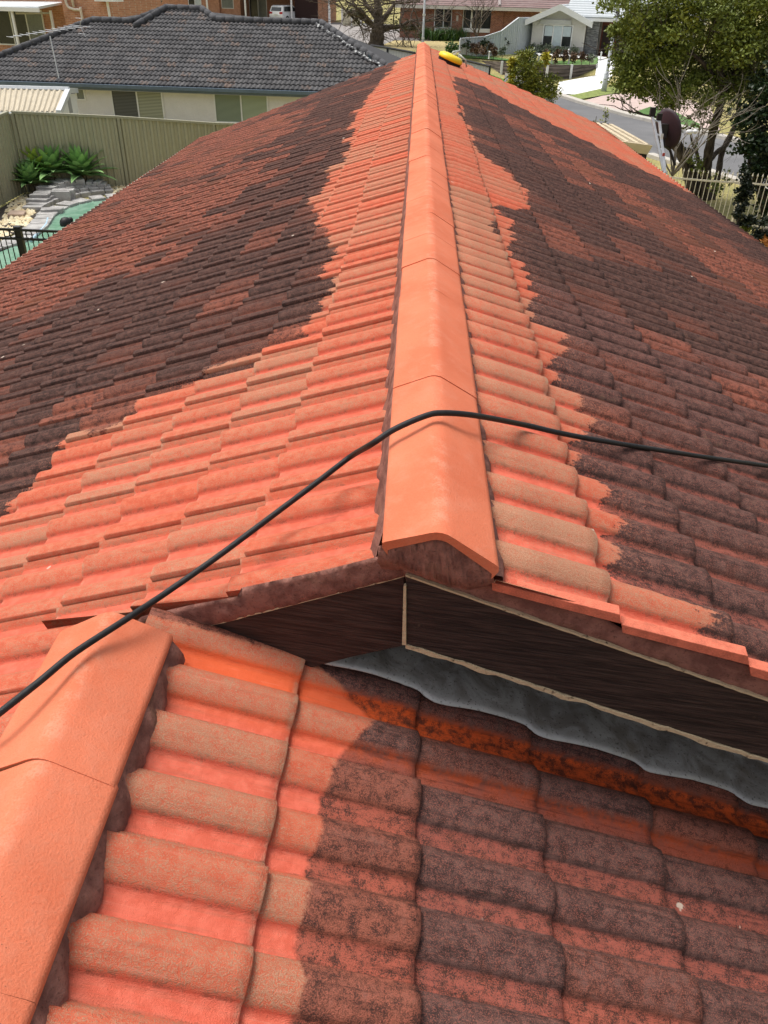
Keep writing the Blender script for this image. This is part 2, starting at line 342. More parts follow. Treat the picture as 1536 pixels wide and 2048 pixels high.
DARK_L=[(-5,1.),(-4.2,4.2),(-3.43,4.34),(-2.44,4.55),(-2.31,5.26),(-1.9,6.55),(-2.35,10.1),(-1.9,12.),(-3.,14.5),(-3,17),(1,17),(1,-3),(-5,-3)]
LIGHT_R=[(.95,9.6),(1.5,9.2),(2.15,7.8),(2.7,6.9),(4,5.9),(4.,3.3),(2.2,3.5),(1.6,4.6),(1.3,6.2)]
CLEAN_B=[(-2,-.1),(-.40,-.117),(-.243,-.2),(-.308,-.321),(-.345,-.38),(-.350,-.5),(-.357,-.61),(-.366,-.713),(-.355,-.813),(-.35,-.93),(-.36,-3),(-2,-3)]
def blotch(A): 
    return np.sin(A[:,0]*2.1+A[:,1]*.9)*.5+np.sin(A[:,0]*.8-A[:,1]*2.3+1)*.5
def attrs(side):
    def fn(s,y,rid,A):
        th,sg,z0=dict(L=(TL,-1,0),R=(TR,1,0),B=(TLo,1,DZ))[side]
        x=sg*s*math.cos(th); n=len(A); xc=sg*(A[:,0]-.15)*math.cos(th); yc=A[:,1]+.15*(-1 if side!='L' else 1)
        poly=dict(L=CLEAN_L,R=CLEAN_R,B=CLEAN_B)[side]
        cl=sdist(x,y,poly); jj=nrs.normal(0,.034,n) if side!='B' else nrs.normal(0,.006,n)
        cl=cl+jj[:,None,None]
        if side=='L': d=np.clip(.20+sdist(xc,yc,DARK_L)*.8,.0,.72)
        elif side=='R': d=np.clip(.52-sdist(xc,yc,LIGHT_R)*.9,.05,.72)
        else: d=np.clip(.34+.25*nrs.rand(n),0,1)
        d=d+blotch(A)*(.22 if side!='B' else .1)
        w=np.clip(nrs.normal(.36,.15,n),0,1)
        if side=='R': w=np.where((yc<3.5)&(xc<.4),w+.22,w)
        if side=='B': w=w*.8+.10
        prot=np.zeros(s.shape); pr=np.full(n,.25)
        if side=='B': prot=np.clip(1.1-(-.12-y)/.30,0,1)*np.clip((s+.85)/.1,0,1); pr=np.full(n,1.)
        if side=='R': pr=np.where(yc<2,.75,.3)
        e=lambda a:np.broadcast_to(a[:,None,None],s.shape)
        return dict(fray=np.full(s.shape,.16 if side=='B' else .6),clean=cl,dark=e(d),worn=e(w),prot=prot,panred=e(pr))
    return fn
# left slope
gL=.2755
def skew(y): return -.060*(1-np.exp(-np.maximum(np.asarray(y)-.066,-.6)/1.0))
tl=[]
for i in range(0,19):
    sd_=.657+gL*(i-0)
    for k in range(-8,56):
        y=.066+.3*k
        if y>FAR: continue
        x=-(sd_)*math.cos(TL)
        if i<3 and y<-.3: continue
        if x<-2.7 and y<-.9: continue
        tl.append((sd_+skew(y+.15),y))
def clampL(s,y,h):
    x=-s*math.cos(TL); ry=rake_y(-(s)*math.cos(TL)); sdr=s[:,:1,:].max(axis=(1,2))[:,None,None]
    lo=np.where(sdr<1.33,ry,-3.); y2=np.clip(y,lo,FAR)
    s2=np.minimum(s,eaveL(y2)/math.cos(TL)); return s2,y2,h
def frame(side): return lambda s,y,h: roof_pt(side,s,y,h)
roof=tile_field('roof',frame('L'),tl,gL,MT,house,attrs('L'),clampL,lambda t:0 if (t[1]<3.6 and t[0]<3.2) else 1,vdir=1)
roof['label']='left slope, dark with lichen away from the cleaned orange strip'
gR=.316; tr=[]
for i in range(0,14):
    for k in range(-0,58):
        y=-.252+.3*(k+1)
        if y-.3>FAR: continue
        tr.append((.279+gR*i,y))
def clampR(s,y,h):
    y2=np.clip(y,-.252,FAR); s2=np.clip(s,.003,eaveR(y2)/math.cos(TR)); return s2,y2,h
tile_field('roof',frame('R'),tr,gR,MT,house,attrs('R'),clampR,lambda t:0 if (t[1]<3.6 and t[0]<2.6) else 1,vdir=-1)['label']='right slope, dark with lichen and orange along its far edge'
gB=.318; tb=[]
for i in range(0,11):
    for k in range(-1,7): tb.append((-.466+gB*i,-.373-.3*k))
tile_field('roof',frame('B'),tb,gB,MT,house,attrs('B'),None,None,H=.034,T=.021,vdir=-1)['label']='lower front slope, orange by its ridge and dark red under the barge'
def sheet(side,s0,s1,y0,y1,h,name,mat,par,t=.02):
    c=[roof_pt(side,np.array(a),np.array(b),np.array(h)) for a,b in ((s0,y0),(s1,y0),(s1,y1),(s0,y1))]
    d=[roof_pt(side,np.array(a),np.array(b),np.array(h-t)) for a,b in ((s0,y0),(s1,y0),(s1,y1),(s0,y1))]
    return MB().hexa(d+c)
m=MB()
m.hexa(sheet('L',0.0,4.9,.02,FAR-.02,-.085,'','',None).V); m.hexa(sheet('L',1.1,4.9,-2.4,0.015,-.087,'','',None).V)
m.hexa(sheet('R',0,4.0,-.2,7,-.085,'','',None).V); m.hexa(sheet('R',0,3.55,7,FAR-.02,-.086,'','',None).V); m.hexa(sheet('B',-.8,3,-2.4,.1,-.085,'','',None).V)
under=m.build('sarking',M_under,house)
# rake interlock flange on the right verge tiles
# ---- ridge capping
def cap_section(hw,drop,thk=.018):
    # outer profile: list (dx,dz,crest)
    pts=[(-hw,-drop-.012,0),(-hw,-drop,0),(-hw*.93,-drop*.90,0),(-hw*.5,-drop*.47,.15),(-hw*.32,-drop*.29,.3),(-hw*.2,-drop*.165,.6),(-hw*.1,-drop*.085,.9),(0,-drop*.06,1),(hw*.1,-drop*.085,.9),(hw*.2,-drop*.165,.6),(hw*.32,-drop*.29,.3),(hw*.5,-drop*.47,.15),(hw*.93,-drop*.90,0),(hw,-drop,0),(hw,-drop-.012,0)]
    return pts
def cap_mesh(name,cx,cz,y0,y1,hw,drop,tilt=0.,lift0=.010,slant=0.):
    pr=cap_section(hw,drop); n=len(pr); V=[];C=[];F=[]
    ys=[(y0,0,1.0),(y0+.012,.0,1.),(y0+.1,0,1.),((y0+y1)/2,-.0003,.9995),(y1+.03,-.001,.998)]
    for j,(y,dz,sc) in enumerate(ys):
        for (dx,dzz,c) in pr:
            X=dx*sc;Z=dzz*sc+dz+lift0*0; V.append((cx+X*math.cos(tilt)-Z*math.sin(tilt)*0,y+slant*dx*(1 if j<2 else (.6 if j==2 else 0)),cz+Z+X*math.sin(tilt))); C.append(c)
    for j in range(len(ys)-1):
        for i in range(n-1): F.append((j*n+i,j*n+i+1,(j+1)*n+i+1,(j+1)*n+i))
    nout=len(F)
    of=len(V)
    for q in range(n): V.append(V[q]); C.append(C[q])
    # front edge thickness
    o=len(V)
    for (dx,dzz,c) in pr:
        V.append((cx+dx*.9*math.cos(tilt),y0+.002+slant*dx,cz+dzz-.02+dx*math.sin(tilt))); C.append(0)
    for i in range(n-1): F.append((of+i+1,of+i,o+i,o+i+1))
    o2=len(V)
    for (dx,dzz,c) in pr:
        V.append((cx+dx*.88*math.cos(tilt),y0+.2+slant*dx*.5,cz+dzz-.022+dx*math.sin(tilt))); C.append(0)
    for i in range(n-1): F.append((o+i+1,o+i,o2+i,o2+i+1))
    me=mesh(name,V,F,False); me.polygons.foreach_set('use_smooth',[k<nout for k in range(len(F))]); at=me.attributes.new('crest','FLOAT','POINT'); at.data.foreach_set('value',C)
    return me
CW=.388
y=-.235;k=0
while y<FAR-.05:
    ym=min(y+CW,FAR+.02)
    me=cap_mesh('ridge_cap',-.126+rnd.gauss(0,.0012),.081+rnd.gauss(0,.0009),y,ym,.122+rnd.gauss(0,.001),.060,-.10,slant=-.147 if k==0 else rnd.gauss(0,.03))
    link('ridge_cap',me,MC,roof); y+=CW;k+=1
for y0,y1 in ((-.60,-.185),(-.99,-.60),(-1.38,-.99),(-1.77,-1.38),(-2.16,-1.77)):
    me=cap_mesh('ridge_cap',-.868+rnd.gauss(0,.001),-.214+rnd.gauss(0,.001),y0,y1-.03,.135,.072,.02,slant=rnd.gauss(0,.04))
    link('ridge_cap',me,MC,roof)
# bedding mortar strips with ragged lower edges
def bedding(y0,y1,xt,zt,xb,side,sg,step=.025,name='mortar_bedding',amp=.012,hb=-.045):
    th,sgn,z0=dict(L=(TL,-1,0),R=(TR,1,0),B=(TLo,1,DZ))[side]
    V=[];F=[];ph=rnd.random()*9; ys=np.arange(y0,y1,step)
    for i,yy in enumerate(ys):
        w=amp*(math.sin(yy*33+ph)*.6+math.sin(yy*83+ph*2)*.3+rnd.gauss(0,.12)); bump_=.006*math.sin(yy*63+ph)
        xb2=xb+sg*w; s=sgn*xb2/math.cos(th); zb=z0-s*math.sin(th)+hb
        for (x,z) in ((xt-sg*.03,zt+.012),(xt,zt),((xt+xb2)/2+sg*bump_,(zt+zb)/2+.006+bump_),(xb2,zb+.02),(xb2+sg*.002,zb)): V.append((x,yy,z))
    n=5
    for i in range(len(ys)-1):
        for j in range(n-1):
            f=(i*n+j,i*n+j+1,(i+1)*n+j+1,(i+1)*n+j); F.append(f if sg<0 else f[::-1])
    return link(name,mesh(name,V,F,True),MM,roof)
bedding(-.125,3.2,-.243,.024,-.272,'L',-1); bedding(3.19,FAR,-.243,.022,-.268,'L',-1,.08)
bedding(-.235,3.2,-.010,-.003,.012,'R',1,amp=.007); bedding(3.19,FAR,-.010,-.003,.012,'R',1,.08,amp=.006)
bedding(-2.4,-.19,-.738,-.290,-.720,'B',1,.012,amp=.009); bedding(-2.4,-.21,-.998,-.300,-1.03,'L',-1,.02)
# ---- gable verge: barge boards, verge mortar, flashing
GN=np.array([.147,1,0.])
def G(q,off=0.): return onpl(q,GN,-.16-.147*.13-off)
GB=np.array([.147,1,0.])/np.linalg.norm([.147,1,0.])     # pointing into the gable
def gpoly(px,off,depth,name,mat,par,bevel=0.,dens=0):
    P=[G(q,off) for q in px]; return MB().prism(P,GB*depth).build(name,mat,par,bevel=bevel)
gpoly([(809,1151),(809,1291),(700,1315),(560,1352),(330,1420),(250,1380),(250,1297),(330,1273)],.0,.03,'barge_board',MBRD,roof,.002)
gpoly([(811,1151),(811,1289),(1094,1376),(1300,1443),(1536,1518),(1780,1600),(3200,2077),(3200,2018),(1790,1495),(1526,1397),(1300,1318),(1094,1247),(950,1198)],.03,.03,'barge_board',MBRD,roof,.002)
def strip(px,w,off,depth,name,mat,par):
    """thin band below polyline px, w pixels tall"""
    P=[np.array(G(q,off)) for q in px]; V=[];F=[]
    for i,p in enumerate(P):
        ww=w[i] if hasattr(w,'__len__') else w
        b=p+np.array([0,0,-ww]); V+= [p,b,b+GB*depth,p+GB*depth]
    for i in range(len(P)-1):
        for j in range(4): F.append((i*4+j,i*4+(j+1)%4,i*4+4+(j+1)%4,i*4+4+j))
    F.append((0,1,2,3)); e=(len(P)-1)*4; F.append((e+3,e+2,e+1,e))
    me=mesh(name,V,F); return link(name,me,mat,par)
def jl(a,b,n,amp):
    return [(a[0]+(b[0]-a[0])*t,a[1]+(b[1]-a[1])*t+rnd.gauss(0,amp)) for t in np.linspace(0,1,n)]
strip(jl((811,1288),(1780,1599),60,1.0)+[(3200,2076)],[.011+rnd.gauss(0,.0012)+.004*math.sin(_*.9)*math.sin(_*.23) for _ in range(61)],.034,.03,'raw_edge',MRAW,roof)
strip(jl((811,1150),(1526,1396),50,.4)+[(1790,1494),(3200,2017)],.005,.035,.012,'raw_edge',MRAW,roof)
strip(jl((809,1151),(330,1273),30,.4),.004,.004,.012,'raw_edge',MRAW,roof)
gpoly([(807,1172),(812,1172),(812,1290),(804,1290)],.036,.01,'raw_edge',MRAW,roof)
MVE=flat('verge_paint',(.60,.155,.09),.8,.25,30,.3); MDK=flat('verge_groove',(.03,.014,.010),.9)
for px in ([(984,1165),(1110,1197),(1240,1229),(1242,1248),(1110,1214),(984,1181)],[(1243,1249),(1370,1281),(1496,1312),(1499,1331),(1370,1298),(1245,1266)],[(1499,1333),(1640,1371),(1780,1410),(1783,1430),(1640,1392),(1502,1352)],[(1785,1432),(1950,1480),(2110,1528),(2114,1546),(1950,1500),(1788,1452)],[(2116,1548),(2300,1604),(2480,1660),(2484,1678),(2300,1624),(2119,1567)],[(2486,1680),(2850,1793),(3200,1905),(3200,1920),(2850,1812),(2489,1698)]):
    a=gpoly(px,.050,.03,'verge_edge',MVE,roof,.0015)
# verge mortar (slightly rough prism)
def mortar_poly(top,bot,off,depth):
    n=60
    def samp(pl):
        pl=[np.array(p,float) for p in pl]; L=[0]
        for a,b in zip(pl,pl[1:]): L.append(L[-1]+abs(b[0]-a[0])+.001)
        t=np.linspace(0,L[-1],n); return np.stack([np.interp(t,L,[p[0] for p in pl]),np.interp(t,L,[p[1] for p in pl])],1)
    T=samp(top);B=samp(bot);V=[];F=[];K=6
    for i in range(n):
        for j in range(K):
            q=T[i]*(1-j/(K-1))+B[i]*(j/(K-1)); V.append(G(q,off+rnd.gauss(0,.0022)+.004*math.sin(j/(K-1)*math.pi)))
    for i in range(n-1):
        for j in range(K-1): F.append((i*K+j,i*K+j+1,(i+1)*K+j+1,(i+1)*K+j))
    o=len(V)
    for i in range(n):
        V.append(V[i*K]+GB*depth-np.array([0,0,depth*1.1])); V.append(V[i*K+K-1]+GB*depth-np.array([0,0,depth*1.1]))
    for i in range(n-1):
        F.append((i*K,(i+1)*K,o+2*i+2,o+2*i)); F.append((i*K+K-1,o+2*i+1,o+2*i+3,(i+1)*K+K-1))
    link('verge_mortar',mesh('verge_mortar',V,F,True),MM,roof)
mortar_poly([(815,1108),(760,1112),(640,1142),(480,1176),(478,1192),(380,1210),(282,1233),(272,1246)],[(807,1152),(700,1180),(600,1205),(480,1236),(478,1237),(400,1256),(340,1271),(325,1275)],.006,.09)
mortar_poly([(800,1096),(860,1110),(988,1148),(1000,1172),(1110,1205),(1232,1243),(1242,1254),(1252,1263),(1380,1296),(1492,1326),(1500,1335),(1506,1349),(1620,1385),(1780,1436),(3200,1915)],[(808,1151),(850,1166),(980,1210),(1000,1216),(1110,1253),(1232,1296),(1242,1299),(1252,1303),(1380,1348),(1492,1387),(1500,1390),(1506,1392),(1620,1432),(1790,1494),(3200,2016)],.026,.09)
# pointed mortar end of the ridge cap
mortar_poly([(757,1092),(800,1084),(850,1072),(880,1067),(905,1078),(940,1102),(983,1132)],[(755,1124),(800,1128),(850,1150),(880,1160),(905,1166),(940,1172),(988,1162)],.066,.12)
mortar_poly([(84,1268),(110,1262),(150,1254)],[(90,1290),(112,1290),(140,1280)],.012,.08)
# wall behind the boards and lead flashing
P=[G(q,-.1) for q in ((809,1170),(809,1330),(600,1420),(250,1420),(250,1330),(600,1240))]; 
def flashing():
    low=[(632,1327),(645,1332),(690,1343),(740,1355),(800,1372),(835,1384),(852,1398),(880,1412),(960,1430),(1040,1450),(1060,1462),(1085,1478),(1170,1500),(1255,1522),(1278,1534),(1300,1548),(1380,1566),(1455,1585),(1475,1597),(1500,1612),(1536,1622),(1640,1655),(1665,1670),(1850,1722),(1880,1740),(2100,1802),(2130,1820),(2400,1898),(3000,2090)]
    nLo=np.array([-math.tan(TLo),0,-1.]); P=[onpl(q,nLo,-DZ-.0) for q in low]
    P=catmull(P,4); n=len(P); K=9; V=[];F=[];E=[]
    for i,p in enumerate(P):
        t=min(1,(p[0]+.40)/.22)
        w=.028+.14*max(0,t)**.7
        for j in range(K):
            a=j/(K-1); x=p[0]; y=p[1]+w*a; s=x/math.cos(TLo)
            hump=.010*math.sin(s/gB*2*math.pi*1+1.2)*(1-a*.4)+rnd.gauss(0,.0012)
            z=p[2]+.012+ (0.012*a)+hump*.4+.012*math.sin(a*math.pi)*.6
            V.append((x,y,z)); E.append(max(0,1-a*3.2))
        V.append((p[0],p[1]+w+.004,p[2]+.2)); E.append(0)
    K+=1
    for i in range(n-1):
        for j in range(K-1): F.append((i*K+j,(i+1)*K+j,(i+1)*K+j+1,i*K+j+1))
    me=mesh('lead_flashing',V,F,True); at=me.attributes.new('edge','FLOAT','POINT'); at.data.foreach_set('value',E)
    o=link('lead_flashing',me,MLEAD,roof); so=o.modifiers.new('thick','SOLIDIFY'); so.thickness=.003
flashing()
# walls, eaves gutters
M_gut=flat('pale_gutter',S((165,152,135)),.5,.08)
def gutter(pts,name='gutter'):
    MB().tube(pts,.020,8).build(name,M_gut,roof,True)
gutter([(-eaveL(y)+0-.03,y,-eaveL(y)*math.tan(TL)-.045) for y in (-2,4,8,12,FAR)])
gutter([(eaveR(y)+.03,y,-eaveR(y)*math.tan(TR)-.045) for y in (-.2,4,8,12,FAR)])
MWALL=flat('house_render',S((190,160,135)),.85,.1)
m=MB(); m.box((-4.45,.1,-4.3),(3.2,FAR-.15,-1.9)); m.prism([(-4.4,FAR-.28,-1.9),(3.1,FAR-.28,-1.9),(-.1,FAR-.28,-.15)],(0,.1,0)); m.box((-4.45,-2.4,-4.3),(2.0,.1-.003,-2.2)); m.build('wall',MWALL,house)
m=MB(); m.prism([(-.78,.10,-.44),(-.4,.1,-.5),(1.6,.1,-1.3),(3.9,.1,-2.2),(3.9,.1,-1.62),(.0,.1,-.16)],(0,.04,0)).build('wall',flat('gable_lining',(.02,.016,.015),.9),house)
# ---- cable
cab=[(-1.38,-.83,-.44),(-1.047,-.418,-.307),(-.934,-.265,-.265),(-.747,-.124,-.196),(-.561,.059,-.127),(-.425,.202,-.077),(-.327,.304,-.035),(-.24,.235,.062),(-.17,.252,.092),(-.116,.261,.098),(-.034,.275,.075),(.119,.393,.007),(.354,.483,-.078),(.623,.603,-.176),(1.016,.794,-.318),(1.5,1.0,-.5)]
# ------------------------------------------------------------------ the setting
def mat_ground():
    t=NT('dry_grass_ground'); n=t.noise(.5,4); f=t.noise(14,4); c=t.mix(t.ramp(n,.35,.65),(.42,.35,.14),(.30,.28,.10)); c=t.mix(t.ramp(f,.4,.7),c,(.16,.15,.06)); return t.out(c,.95,t.bump(f,.5,.05))
def terrain():
    xs=[-600,-200,-60,-30,0,30,60,200,600]; ys=[-60,0,30,50,53,57,59.5,62,70,85,110,150,200,400,900]
    V=[(x,y,gz(x,y)-.02) for y in ys for x in xs]; n=len(xs); F=[(j*n+i,j*n+i+1,(j+1)*n+i+1,(j+1)*n+i) for j in range(len(ys)-1) for i in range(n-1)]
    return tag(link('ground',mesh('ground',V,F),mat_ground()),kind='structure')
terrain()
def sheetpoly(name,pts,mat,h,kind='structure',px=True,n=1):
    P=[gnd(q) if px else np.array([q[0],q[1],gz(*q)]) for q in pts]; bm=bmesh.new()
    vs=[bm.verts.new((p[0],p[1],p[2]+h)) for p in P]; f=bm.faces.new(vs); bmesh.ops.triangulate(bm,faces=[f])
    bmesh.ops.recalc_face_normals(bm,faces=bm.faces)
    me=bpy.data.meshes.new(name); bm.to_mesh(me); bm.free()
    if me.polygons[0].normal.z<0: me.flip_normals()
    o=link(name,me,mat)
    return tag(o,kind=kind)
def mat_asphalt():
    t=NT('asphalt'); n=t.noise(.35,3); f=t.noise(45,3); c=t.mix(t.ramp(n,.3,.7),(.135,.135,.138),(.185,.185,.188)); c=t.mix(t.math('MULTIPLY',t.ramp(f,.45,.7),.4),c,(.07,.07,.07)); return t.out(c,.9,t.bump(f,.3,.02))
sheetpoly('road',[(1010,150),(1062,166),(1112,192),(1160,208),(1250,233),(1400,268),(1536,302),(1640,330),(1640,418),(1536,385),(1470,366),(1400,343),(1330,325),(1290,312),(1200,300),(1080,262),(1000,215)],mat_asphalt(),.0)
MK=flat('kerb_concrete',(.46,.43,.38),.9,.15,3,.2)
def kerbline(px,wid,h):
    P=[gnd(q) for q in px]; m=MB()
    for a,b in zip(P,P[1:]):
        d=(b-a)[:2]; d/=np.linalg.norm(d); nrm=np.array([-d[1],d[0]])
        if nrm[1]<0: nrm=-nrm
        c=[]
        for p in (a,b): c.append((np.array([p[0],p[1],p[2]-.03]),np.array([p[0]+nrm[0]*wid,p[1]+nrm[1]*wid,p[2]-.03])))
        (a0,a1),(b0,b1)=c; up=np.array([0,0,.03+h])
        m.hexa([a0,b0,b1,a1,a0+up,b0+up,b1+up,a1+up])
    return tag(m.build('kerb',MK),kind='structure')
kerbline([(1010,150),(1062,166),(1112,192),(1160,208),(1250,233),(1400,268),(1536,302),(1640,330)],.45,.12)
kerbline([(1640,418),(1536,385),(1470,366),(1400,343),(1330,325),(1290,312)],.35,.10)
M_drive=flat('pale_concrete',(.78,.78,.77),.85,.05,2)
sheetpoly('driveway',[(1113,188),(1118,165),(1190,152),(1196,118),(1236,118),(1225,150),(1208,180),(1150,190)],M_drive,.03)
M_pink=flat('pink_pavers',(.50,.39,.35),.9,.12,2)
sheetpoly('paved_driveway',[(1165,203),(1215,190),(1330,185),(1420,215),(1440,262),(1330,246)],M_pink,.03)
M_lawn=flat('green_lawn',(.085,.17,.045),.95,.3,9,.4)
tag(sheetpoly('verge_grass',[(1128,192),(1150,190),(1205,178),(1240,172),(1240,186),(1160,200)],flat('verge_grass',(.20,.24,.07),.95,.4,6,.4),.04),kind='structure')
tag(sheetpoly('verge_grass',[(1262,228),(1300,215),(1350,225),(1400,250),(1395,262)],M_lawn,.04),kind='structure')
sheetpoly('lawn',[(978,148),(1010,160),(1030,170),(1020,195),(985,175)],flat('near_lawn',(.07,.21,.03),.95,.25,5,.4),.02)
sheetpoly('driveway',[(560,40),(560,62),(700,75),(760,98),(800,72),(930,72),(925,62),(800,50),(690,46)],flat('old_drive',(.27,.25,.235),.9,.12,1),.03)
sheetpoly('dry_lawn',[(745,98),(790,82),(880,84),(935,92),(935,125),(800,130)],flat('straw_lawn',(.40,.32,.15),.95,.3,4,.4),.05)
sheetpoly('dry_lawn',[(150,70),(190,30),(345,36),(345,70)],flat('straw_lawn2',(.50,.40,.20),.95,.2,2),.05)
# raised garden behind the sleeper wall
sheetpoly('lawn',[(930,108),(1060,104),(1192,112),(1196,128),(1100,128),(1005,122),(930,116)],M_lawn,.06)
sheetpoly('path',[(1030,102),(1180,112),(1215,118),(1200,122),(1100,114),(1035,108)],M_drive,.09)
# ------------------------------------------------------------------ facades
class Fac:
    """vertical wall plane through ground points a->b; boxes given by photo pixels measured on it"""
    def __init__(s,a,b):
        s.a=np.array(a,float); d=np.array(b,float)-s.a; d[2]=0; s.L=np.linalg.norm(d); s.d=d/s.L; s.n=np.array([s.d[1],-s.d[0],0]) # outward (towards camera)
    def uz(s,q):
        P=onpl(q,s.n,np.dot(s.n,s.a)); return np.dot(P-s.a,s.d),P[2]
    def pt(s,u,z,out=0.): return s.a+s.d*u+s.n*out+np.array([0,0,z-s.a[2]])
    def box(s,m,u0,u1,z0,z1,o0,o1):
        return m.hexa([s.pt(u0,z0,o0),s.pt(u1,z0,o0),s.pt(u1,z0,o1),s.pt(u0,z0,o1),s.pt(u0,z1,o0),s.pt(u1,z1,o0),s.pt(u1,z1,o1),s.pt(u0,z1,o1)])
    def window(s,parent,u0,u1,z0,z1,panes=2,fm=None,gm=None,blind=None,fw=.05,gms=None,out=.0):
        m=MB(); 
        for a,b,c,d in ((u0-fw,u1+fw,z0-fw,z0),(u0-fw,u1+fw,z1,z1+fw),(u0-fw,u0,z0,z1),(u1,u1+fw,z0,z1)): s.box(m,a,b,c,d,-.02+out,.05+out)
        w=(u1-u0)/panes
        for k in range(1,panes): s.box(m,u0+k*w-fw/2,u0+k*w+fw/2,z0,z1,-.02+out,.04+out)
        f=m.build('window',fm,parent)
        for k in range(panes):
            g=MB(); s.box(g,u0+k*w+(fw/2 if k else 0),u0+(k+1)*w-(fw/2 if k<panes-1 else 0),z0,z1,-.025+out,.012+out); g.build('pane',gms[k] if gms else gm,f)
        return f
def mat_brick(name,c1,c2,mortar,ang=0.,sc=1.):
    t=NT(name); co=t.coord('Object'); mp=t.N.new('ShaderNodeMapping'); t.L.new(co,mp.inputs[0]); mp.inputs['Rotation'].default_value=(R_(90),0,0)
    b=t.N.new('ShaderNodeTexBrick'); t.L.new(mp.outputs[0],b.inputs['Vector']); b.inputs['Scale'].default_value=1/.24*.5*sc
    b.inputs['Color1'].default_value=c1+(1,); b.inputs['Color2'].default_value=c2+(1,); b.inputs['Mortar'].default_value=mortar+(1,); b.inputs['Mortar Size'].default_value=.018; b.inputs['Bias'].default_value=-.1
    b.inputs['Brick Width'].default_value=.5; b.inputs['Row Height'].default_value=.18
    n=t.noise(5,3); c=t.mix(t.math('MULTIPLY',t.ramp(n,.4,.7),.4),b.outputs['Color'],tuple(x*.6 for x in c1)); return t.out(c,.9,t.bump(b.outputs['Fac'],-.4,.02))
M_white=flat('white_trim',(.78,.78,.77),.5,.04)
M_alu=flat('aluminium',(.62,.63,.64),.35,.08,20,0,.6)
M_glass_d=flat('dark_glass',(.025,.028,.03),.08,.3,2,0,0,.6)
M_glass_g=flat('grey_glass',(.17,.19,.18),.12,.2,1,0,0,.6)
M_glass_w=flat('curtained_glass',(.55,.63,.66),.2,.12,3,0,0,.5)
def mat_blind(name,c,sc=1/.05):
    t=NT(name); w=t.N.new('ShaderNodeTexWave'); w.wave_type='BANDS'; w.bands_direction='Z'; w.inputs['Scale'].default_value=sc*.314; t.L.new(t.coord(),w.inputs['Vector'])
    return t.out(t.mix(t.ramp(w.outputs[0],.25,.6),tuple(x*.35 for x in c),c),.35,spec=.4)
M_bl1=mat_blind('dark_blind',(.13,.135,.13)); M_bl2=mat_blind('cream_blind',(.44,.45,.33)); M_bl3=mat_blind('green_blind',(.30,.36,.27),26); M_bl4=mat_blind('light_green_blind',(.46,.53,.38),26)
